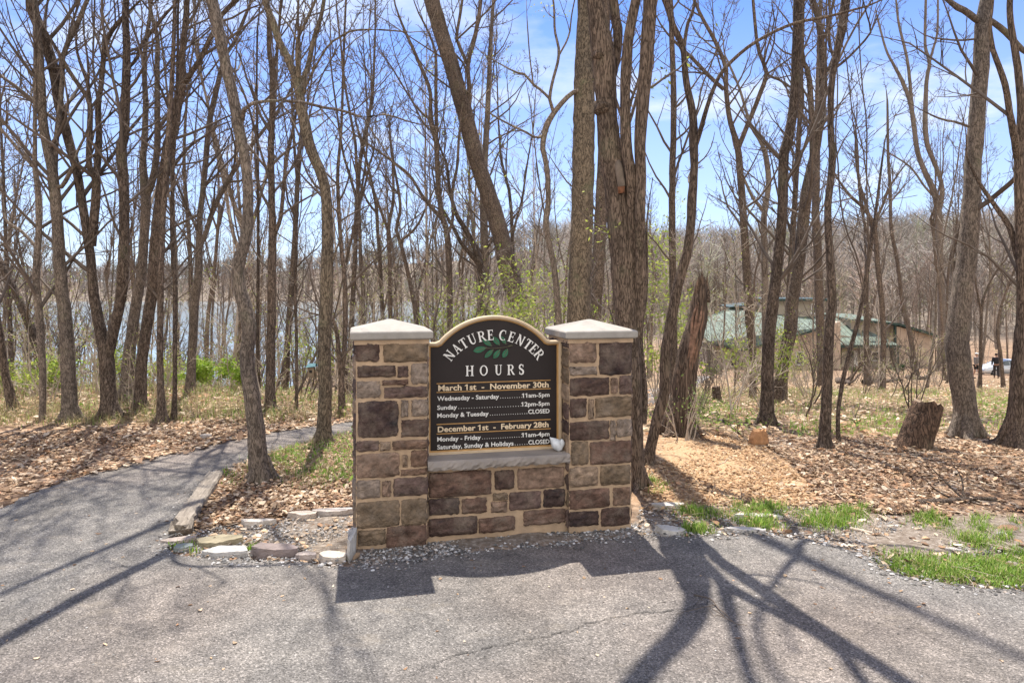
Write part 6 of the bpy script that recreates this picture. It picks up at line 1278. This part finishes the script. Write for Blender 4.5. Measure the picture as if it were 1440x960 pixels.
def roof_mat():
    m, t, b = new_mat('green_metal_roof'); v = coords(t, (1, 1, 1)); wv = nn(t, 'ShaderNodeTexWave', Scale=.55, Distortion=.15); wv.bands_direction = 'X'; t.links.new(v, wv.inputs['Vector'])
    r = ramp(t, [(.02, (.05, .072, .06)), (.09, (.135, .168, .142))]); t.links.new(wv.outputs['Fac'], r.inputs[0]); dirt = ramp(t, [(.35, (.75, .75, .72)), (.65, (1.25, 1.25, 1.22))]); t.links.new(noise(t, v, .9, 8, .65), dirt.inputs[0])
    c = mixc(t, 1.0, r.outputs[0], dirt.outputs[0], 'MULTIPLY'); t.links.new(c, b.inputs['Base Color']); b.inputs['Roughness'].default_value = .75; b.inputs['Specular IOR Level'].default_value = .2; return m
ROOFM = roof_mat()
def solid(name, front, y0, y1, mat, parent=B_, lab=None):
    mb = MB(); P = [(BX(x), BZ(y)) for x, y in front]
    if sum(P[i-1][0]*P[i][1]-P[i][0]*P[i-1][1] for i in range(len(P))) < 0: P = P[::-1]
    mb.prism(P, lambda a, b, d: (a, d, b), y0, y1); o = mb.build(name, mat, parent, bo)
    if lab: o['label'] = lab
    return o
def slab(name, quad, th, mat, parent=B_):
    mb = MB(); n = len(quad); mb.add([tuple(p) for p in quad]+[(p[0], p[1], p[2]-th) for p in quad], [tuple(range(n)), tuple(range(2*n-1, n-1, -1))]+[(i, (i+1) % n, (i+1) % n+n, i+n) for i in range(n)]); return mb.build(name, mat, parent, bo)
q3 = lambda x, y, d: (BX(x)*(1+(d-ZB)/ZB*0), d, BZ(y))
gB = 545
w1 = solid('wall', [(992, 484), (1037, 489), (1037, gB), (992, gB)], ZB-1.0, ZB+8, STUC)
w2_ = solid('wall', [(1037, 489), (1150, 457), (1172, 451), (1172, gB), (1037, gB)], ZB-1.6, ZB+9, STUP, lab='pink tan end wall with sloping top')
w3 = solid('wall', [(1172, 470), (1254, 480), (1254, gB), (1172, gB)], ZB+.4, ZB+9, STUC, lab='recessed porch wall')
w4 = solid('wall', [(1211, 452), (1268, 457), (1268, gB), (1211, gB)], ZB+2.2, ZB+10, STUC)
w5 = solid('wall', [(1268, 459), (1317, 472), (1322, 474), (1322, gB), (1268, gB)], ZB+1.2, ZB+10, STUP, lab='pink tan wing wall')
w6 = solid('wall', [(1098, 424), (1195, 424), (1195, 452), (1098, 452)], ZB+6, ZB+11, STUC, lab='clerestory wall')
# roofs: slabs that lean back from their eaves
r1 = slab('roof', [q3(988, 477, ZB-1.7), q3(1035, 487.5, ZB-2.4), q3(1152, 455, ZB-2.2), q3(1172, 448, ZB+6), q3(1062, 434, ZB+7.5), q3(994, 457, ZB+6)], .16, ROOFM)
slab('fascia', [q3(987, 477.5, ZB-1.76), q3(1035, 488.2, ZB-2.47), q3(1035, 491.4, ZB-2.47), q3(987, 480.7, ZB-1.76)], .02, TRIM, r1)
def strip(name, pts, h, d, parent, th=.10):
    mb = MB()
    for (x0, y0), (x1, y1) in zip(pts, pts[1:]): mb.prism([(BX(x0), BZ(y0+h)), (BX(x1), BZ(y1+h)), (BX(x1), BZ(y1)), (BX(x0), BZ(y0))], lambda a, b, e: (a, e, b), d-th, d)
    return mb.build(name, TRIM, parent, bo)
strip('fascia', [(986, 476.5), (1035, 487.4), (1153, 454.4)], 3.4, ZB-2.5, r1)
r2 = slab('roof', [q3(1166, 484, ZB-1.4), q3(1256, 484, ZB-1.4), q3(1210, 449, ZB+5), q3(1171, 447, ZB+5)], .16, ROOFM); strip('fascia', [(1165, 483.2), (1256.5, 483.2)], 4.0, ZB-1.45, r2)
r3 = slab('roof', [q3(1207, 449.5, ZB+1.6), q3(1269, 455, ZB+1.0), q3(1318, 470, ZB+.6), q3(1325, 473, ZB+.6), q3(1325, 466, ZB+10), q3(1260, 446, ZB+10), q3(1207, 444, ZB+10)], .15, ROOFM); strip('fascia', [(1206, 448.6), (1269, 454.6), (1318, 469.6), (1326, 473)], 3.4, ZB+.55, r3)
r4 = slab('roof', [q3(1093, 421, ZB+5.2), q3(1198, 421, ZB+5.2), q3(1198, 420, ZB+12), q3(1093, 420, ZB+12)], .12, TRIM); strip('fascia', [(1092, 421), (1199, 421)], 3.4, ZB+5.15, r4)
r5 = slab('roof', [q3(1055, 434, ZB+7), q3(1092, 428.5, ZB+6), q3(1092, 428, ZB+11), q3(1055, 432, ZB+11)], .12, TRIM)
def win(parent, x0, y0, x1, y1, d, name='window'):
    mb = MB(); 
    for a in ((x0, y0, x1, y0+1.6), (x0, y1-1.6, x1, y1), (x0, y0+1.6, x0+1.6, y1-1.6), (x1-1.6, y0+1.6, x1, y1-1.6)): mb.prism([(BX(a[0]), BZ(a[3])), (BX(a[2]), BZ(a[3])), (BX(a[2]), BZ(a[1])), (BX(a[0]), BZ(a[1]))], lambda p, q_, e: (p, e, q_), d-.10, d-.002)
    w_ = mb.build(name, WHT, parent, bo); mb = MB(); mb.prism([(BX(x0+1.6), BZ(y1-1.6)), (BX(x1-1.6), BZ(y1-1.6)), (BX(x1-1.6), BZ(y0+1.6)), (BX(x0+1.6), BZ(y0+1.6))], lambda p, q_, e: (p, e, q_), d-.05, d-.004); 
    return w_
def pane(parent, x0, y0, x1, y1, d, m=None, name='window'):
    mb = MB(); mb.prism([(BX(x0), BZ(y1)), (BX(x1), BZ(y1)), (BX(x1), BZ(y0)), (BX(x0), BZ(y0))], lambda p, q_, e: (p, e, q_), d-.05, d-.003); return mb.build(name, m or GLS, parent, bo)
def window(parent, x0, y0, x1, y1, d):
    pane(parent, x0+1.6, y0+1.6, x1-1.6, y1-1.6, d, GLS, 'window_pane'); return win(parent, x0, y0, x1, y1, d, 'window_frame')
window(w6, 1174, 429, 1186, 444.5, ZB+6); window(w2_, 1110, 492, 1121, 511, ZB-1.6); window(w3, 1227, 494, 1239, 508, ZB+.4)
pane(w3, 1172, 489, 1186, 513, ZB+.4, GLS, 'window_pane'); pane(w3, 1210, 488, 1229, 516, ZB+.395, DOORM, 'dark_entry'); pane(w3, 1199, 494, 1202.5, 507, ZB+.4, GLS, 'window_pane'); pane(w1, 1024, 493, 1034, 512, ZB-1.0, GLS, 'window_pane'); pane(w3, 1203, 493, 1208, 516, ZB+.39, WHT, 'door')
for px, y0, d in ((991, 484, ZB-1.5), (1036, 491, ZB-2.2), (1253, 487, ZB-1.2), (1266, 458, ZB+1.0)):
    mb = MB(); xx = BX(px); mb.box((xx, d, (BZ(y0)+BZ(gB))/2), (.26 if px != 1266 else .2, .26, BZ(y0)-BZ(gB))); mb.build('post', TRIM, B_, bo)
# ------------------------------------------------------------ parked silver car, side on, nose towards the building
ZC = 62.0; cxp = 1411; cx_ = (cxp-CX)/F*ZC; gc = float(gz(cx_, ZC)); CAR = thing('parked_car', 'silver four door sedan parked beyond the trees', 'car', (cx_, ZC, gc))
SILV = simple('silver_car_paint', (.52, .54, .56), .28, .35, nscale=1, var=.04, bstr=0, spec=.6); TYRE = simple('tyre_rubber', (.02, .02, .02), .85, bstr=0); RIM = simple('alloy_rim', (.45, .45, .46), .35, .8, bstr=0); GLC = simple('car_glass', (.05, .07, .08), .06, nscale=1, var=.1, bstr=0, spec=.8); RED_ = simple('tail_lamp', (.35, .02, .02), .3, bstr=0); LAMP = simple('head_lamp', (.6, .6, .6), .15, bstr=0)
Ln = 4.55; hw_ = .88
xs = np.array([0, .04, .12, .3, .6, .9, 1.15, 1.5, 1.9, 2.3, 2.8, 3.3, 3.7, 3.95, 4.2, 4.4, 4.5, 4.55])-Ln/2
belt = [.50, .60, .68, .76, .82, .86, .90, .93, .95, .96, .97, .98, .99, 1.0, .99, .95, .86, .62]
roofz = [0, 0, 0, 0, 0, .86, .92, 1.18, 1.38, 1.44, 1.45, 1.40, 1.28, 1.12, .99, 0, 0, 0]
bot = [.42, .30, .24, .20, .19, .19, .19, .19, .19, .19, .19, .19, .19, .20, .22, .26, .32, .44]
wdt = [.55, .70, .78, .84, .87, .88, .88, .88, .88, .88, .88, .88, .88, .87, .84, .80, .72, .62]
tb = TB(); rings = []
for x, b_, r_, bt, wd in zip(xs, belt, roofz, bot, wdt):
    rt = max(r_, b_+.015); wr = wd*(.74 if r_ > b_+.1 else .86 if r_ else .8)
    pts = [(-wd*.86, bt), (-wd, bt+.12), (-wd*1.0, (bt+b_)/2), (-wd*.97, b_-.03), (-wd*.93, b_), (-(wd*.93+wr)/2, (b_+rt)/2+.01), (-wr, rt-.04*(r_ > b_+.1)), (-wr*.55, rt+.0), (0, rt+.02)]
    pts = pts+[(-p, z) for p, z in pts[-2::-1]]; rings.append([(cx_+x, ZC+p, gc+z) for p, z in pts])
m_ = len(rings[0]); V = np.array(rings).reshape(-1, 3)
tb.raw(V, [(i*m_+j, i*m_+j+1, (i+1)*m_+j+1, (i+1)*m_+j) for i in range(len(rings)-1) for j in range(m_-1)]+[((i+1)*m_, (i+1)*m_+m_-1, i*m_+m_-1, i*m_) for i in range(len(rings)-1)])
for e in (0, len(rings)-1): tb.raw(np.vstack([V[e*m_:(e+1)*m_], V[e*m_:(e+1)*m_].mean(0)[None]]), None, [(j, (j+1) % m_, m_) for j in range(m_)])
tb.build('body', SILV, CAR, (cx_, ZC, gc))
for sd in (-1, 1):
    for (a0, a1, a2, a3) in (((-1.02, .97), (-.02, .99), (-.02, 1.385), (-.42, 1.33)), ((.04, .99), (.92, 1.01), (.86, 1.33), (.04, 1.39)), ((.98, 1.01), (1.45, 1.02), (1.15, 1.22), (.92, 1.31))):
        mb = MB(); vs = []
        for off in (.0, .03):
            for (x, z) in (a0, a1, a2, a3):
                f_ = (z-.97)/.45; vs.append((cx_+x, ZC+sd*(hw_*(.955-.195*f_)+.006-off), gc+z))
        mb.add(vs, [(0, 1, 2, 3), (7, 6, 5, 4)]+[(i, (i+1) % 4, (i+1) % 4+4, i+4) for i in range(4)]); mb.build('side_window', GLC, CAR, (cx_, ZC, gc))
    for wx in (-1.38, 1.32):
        tb = TB(); c = np.array([cx_+wx, ZC+sd*.79, gc+.32]); tb.tube([c-(0, sd*.10, 0), c-(0, sd*.10, 0)+(0, sd*.02, 0), c+(0, sd*.09, 0), c+(0, sd*.105, 0)], [.24, .32, .32, .25], 22, cap=True); wh = tb.build('wheel', TYRE, CAR, (cx_, ZC, gc), smooth=False)
        tb = TB(); tb.tube([c+(0, sd*.08, 0), c+(0, sd*.112, 0), c+(0, sd*.113, 0)], [.21, .21, .17], 18, cap=True); tb.build('rim', RIM, wh, (cx_, ZC, gc), smooth=False)
    mb = MB(); mb.box((cx_+2.16, ZC+sd*.66, gc+.82), (.10, .26, .14)); mb.build('tail_lamp', RED_, CAR, (cx_, ZC, gc), bev=.02)
    mb = MB(); mb.box((cx_-2.12, ZC+sd*.64, gc+.66), (.12, .28, .12)); mb.build('headlight', LAMP, CAR, (cx_, ZC, gc), bev=.02)
    mb = MB(); mb.box((cx_-.72, ZC+sd*.97, gc+1.02), (.10, .16, .11)); mb.build('wing_mirror', SILV, CAR, (cx_, ZC, gc), bev=.03)
    for hx in (-.12, .82):
        mb = MB(); mb.box((cx_+hx, ZC+sd*.875, gc+.86), (.16, .03, .03)); mb.build('door_handle', SILV, CAR, (cx_, ZC, gc))
# ------------------------------------------------------------ two walkers
def skin_mesh(name, joints, edges, mat, parent, origin, sub=2):
    me = bpy.data.meshes.new(name); me.from_pydata([tuple(np.array(j[:3])) for j in joints], edges, []); o = bpy.data.objects.new(name, me); COL.objects.link(o)
    sk = o.modifiers.new('skin', 'SKIN'); sk.use_smooth_shade = True; sv = me.skin_vertices[0].data
    for i, j in enumerate(joints): sv[i].radius = (j[3], j[4] if len(j) > 4 else j[3]); sv[i].use_root = (i == 0)
    ss = o.modifiers.new('smooth', 'SUBSURF'); ss.levels = sub; ss.render_levels = sub
    bpy.context.view_layer.update(); me2 = bpy.data.meshes.new_from_object(o.evaluated_get(bpy.context.evaluated_depsgraph_get())); bpy.data.objects.remove(o); bpy.data.meshes.remove(me)
    me2.materials.clear(); me2.materials.append(mat); me2.name = name
    for p in me2.polygons: p.use_smooth = True
    r = bpy.data.objects.new(name, me2); COL.objects.link(r); r.parent = parent; return r
SKIN = simple('skin', (.42, .25, .18), .6, bstr=0); SKIND = simple('skin_tanned', (.33, .19, .13), .6, bstr=0)
def cloth(n, c): return simple(n, c, .85, nscale=12, var=.2, bstr=.3)
def person(label, px, Z, face, hair, top, bottom, long_legs, cap=None, stride=.16, skin=SKIN, sleeves=True, h=1.74):
    x = (px-CX)/F*Z; z = float(gz(x, Z)); R = thing('person', label, 'person', (x, Z, z)); R.rotation_euler = (0, 0, face); k = h/1.74
    s = stride
    J = [(0, 0, .96, .135, .10), (0, .01, 1.15, .13, .095), (0, .01, 1.34, .155, .10), (0, .01, 1.45, .09, .07), (0, -.005, 1.53, .052, .055), (0, -.015, 1.585, .068, .082), (0, -.015, 1.65, .076, .096), (0, -.005, 1.71, .052, .068),
         (.17, .01, 1.41, .055), (.23, .02+s*.3, 1.15, .042), (.245, -.03+s*.6, .92, .032), (.245, -.05+s*.7, .83, .038, .022), (-.17, .01, 1.41, .055), (-.23, .02-s*.3, 1.15, .042), (-.245, -.03-s*.3, .92, .032), (-.245, -.05-s*.3, .83, .038, .022),
         (.095, 0, .88, .085), (.10, -s*.55, .50, .058), (.10, -s*.9+.02, .11, .042), (.10, -s*.9-.11, .045, .04, .035), (-.095, 0, .88, .085), (-.10, s*.3, .50, .058), (-.10, s*1.1, .12, .042), (-.10, s*1.1-.12, .05, .04, .035)]
    E = [(0, 1), (1, 2), (2, 3), (3, 4), (4, 5), (5, 6), (6, 7), (3, 8), (8, 9), (9, 10), (10, 11), (3, 12), (12, 13), (13, 14), (14, 15), (0, 16), (16, 17), (17, 18), (18, 19), (0, 20), (20, 21), (21, 22), (22, 23)]
    J = [tuple(v*k for v in j) for j in J]; g = lambda i, r, dz=0: (J[i][0], J[i][1], J[i][2]+dz, (J[i][3])*r, (J[i][4] if len(J[i]) > 4 else J[i][3])*r)
    skin_mesh('body', J, E, skin, R, None)
    tj = [g(0, 1.32, -.03), g(1, 1.32), g(2, 1.26), g(3, 1.2)]+[g(8, 1.45), g(9, 1.5)]+([g(10, 1.5)] if sleeves else [])+[g(12, 1.45), g(13, 1.5)]+([g(14, 1.5)] if sleeves else [])
    te = [(0, 1), (1, 2), (2, 3), (3, 4), (4, 5)]+([(5, 6), (3, 7), (7, 8), (8, 9)] if sleeves else [(3, 6), (6, 7)]); skin_mesh('jacket', tj, te, top, R, None)
    bj = [g(0, 1.26, .03), g(16, 1.26), g(17, 1.35 if long_legs else 1.5), g(20, 1.26), g(21, 1.35 if long_legs else 1.5)]; be = [(0, 1), (1, 2), (0, 3), (3, 4)]
    if long_legs: bj += [g(18, 1.5), g(22, 1.5)]; be += [(2, 5), (4, 6)]
    else:
        for i, q_ in ((2, 16), (4, 20)): a = np.array(bj[i][:3]); b = np.array(J[q_][:3]); bj[i] = tuple(b+(a-b)*.72)+bj[i][3:]
    skin_mesh('trousers' if long_legs else 'shorts', bj, be, bottom, R, None)
    tb = TB(); hc = np.array(J[6][:3]); th = np.linspace(0, 1, 7)
    P = [hc+np.array([0, .022, -.055])*k, hc+np.array([0, .018, -.01])*k, hc+np.array([0, .012, .03])*k, hc+np.array([0, .008, .06])*k, hc+np.array([0, .006, .082])*k]; tb.tube(P, np.array([.066, .086, .088, .072, .03])*k, 16, rough=.05, rng=TR, cap=True); tb.build('hair', hair, R)
    # face: nose, eyes, mouth, ears
    mb = MB(); fy = -.105*k; mb.box((0, hc[1]-.092*k, hc[2]-.015*k), (.022*k, .035*k, .04*k), taper=.5); mb.box((-.078*k, hc[1]+.0, hc[2]-.01), (.02, .035, .05)); mb.box((.078*k, hc[1]+.0, hc[2]-.01), (.02, .035, .05)); mb.build('face', skin, R, bev=.004)
    mb = MB(); [mb.box((sx*.03*k, hc[1]-.088*k, hc[2]+.01*k), (.022, .012, .01)) for sx in (-1, 1)]; mb.box((0, hc[1]-.086*k, hc[2]-.052*k), (.045, .012, .008)); mb.build('features', simple('eye_dark', (.05, .03, .03), .6, bstr=0), R)
    for i in (19, 23):
        tb = TB(); a = np.array(J[i][:3]); tb.tube([a+(0, .13*k, -.005), a+(0, .06*k, .0), a+(0, -.06*k, -.012), a+(0, -.09*k, -.015)], [.035, .05, .046, .02], 10, cap=True); tb.build('shoe', cloth('shoe_dark', (.05, .045, .04)), R)
    if cap:
        tb = TB(); P = [hc+np.array([0, .0, .028])*k, hc+np.array([0, .002, .055])*k, hc+np.array([0, .004, .085])*k, hc+np.array([0, .004, .100])*k]; tb.tube(P, np.array([.098, .098, .082, .03])*k, 16, cap=True)
        c = hc+np.array([0, -.10, .034])*k; tb.tube([c+(0, .06, 0), c+(0, 0, -.004), c+(0, -.05, -.012)], [.06, .055, .03], 10, cap=True); tb.build('cap', cap, R)
    return R
person('person in white cap, grey jacket and dark shorts walking beside the big grey tree', 1373, 46, .5, cloth('grey_hair', (.25, .23, .21)), cloth('grey_jacket', (.17, .155, .15)), cloth('dark_shorts', (.02, .02, .022)), False, cloth('white_cap', (.68, .66, .62)))
person('person in black jacket and dark trousers standing before the silver car', 1401, 47, 2.6, cloth('black_hair', (.02, .017, .015)), cloth('black_jacket', (.022, .022, .026)), cloth('dark_trousers', (.035, .03, .032)), True, None, .10, SKIND)
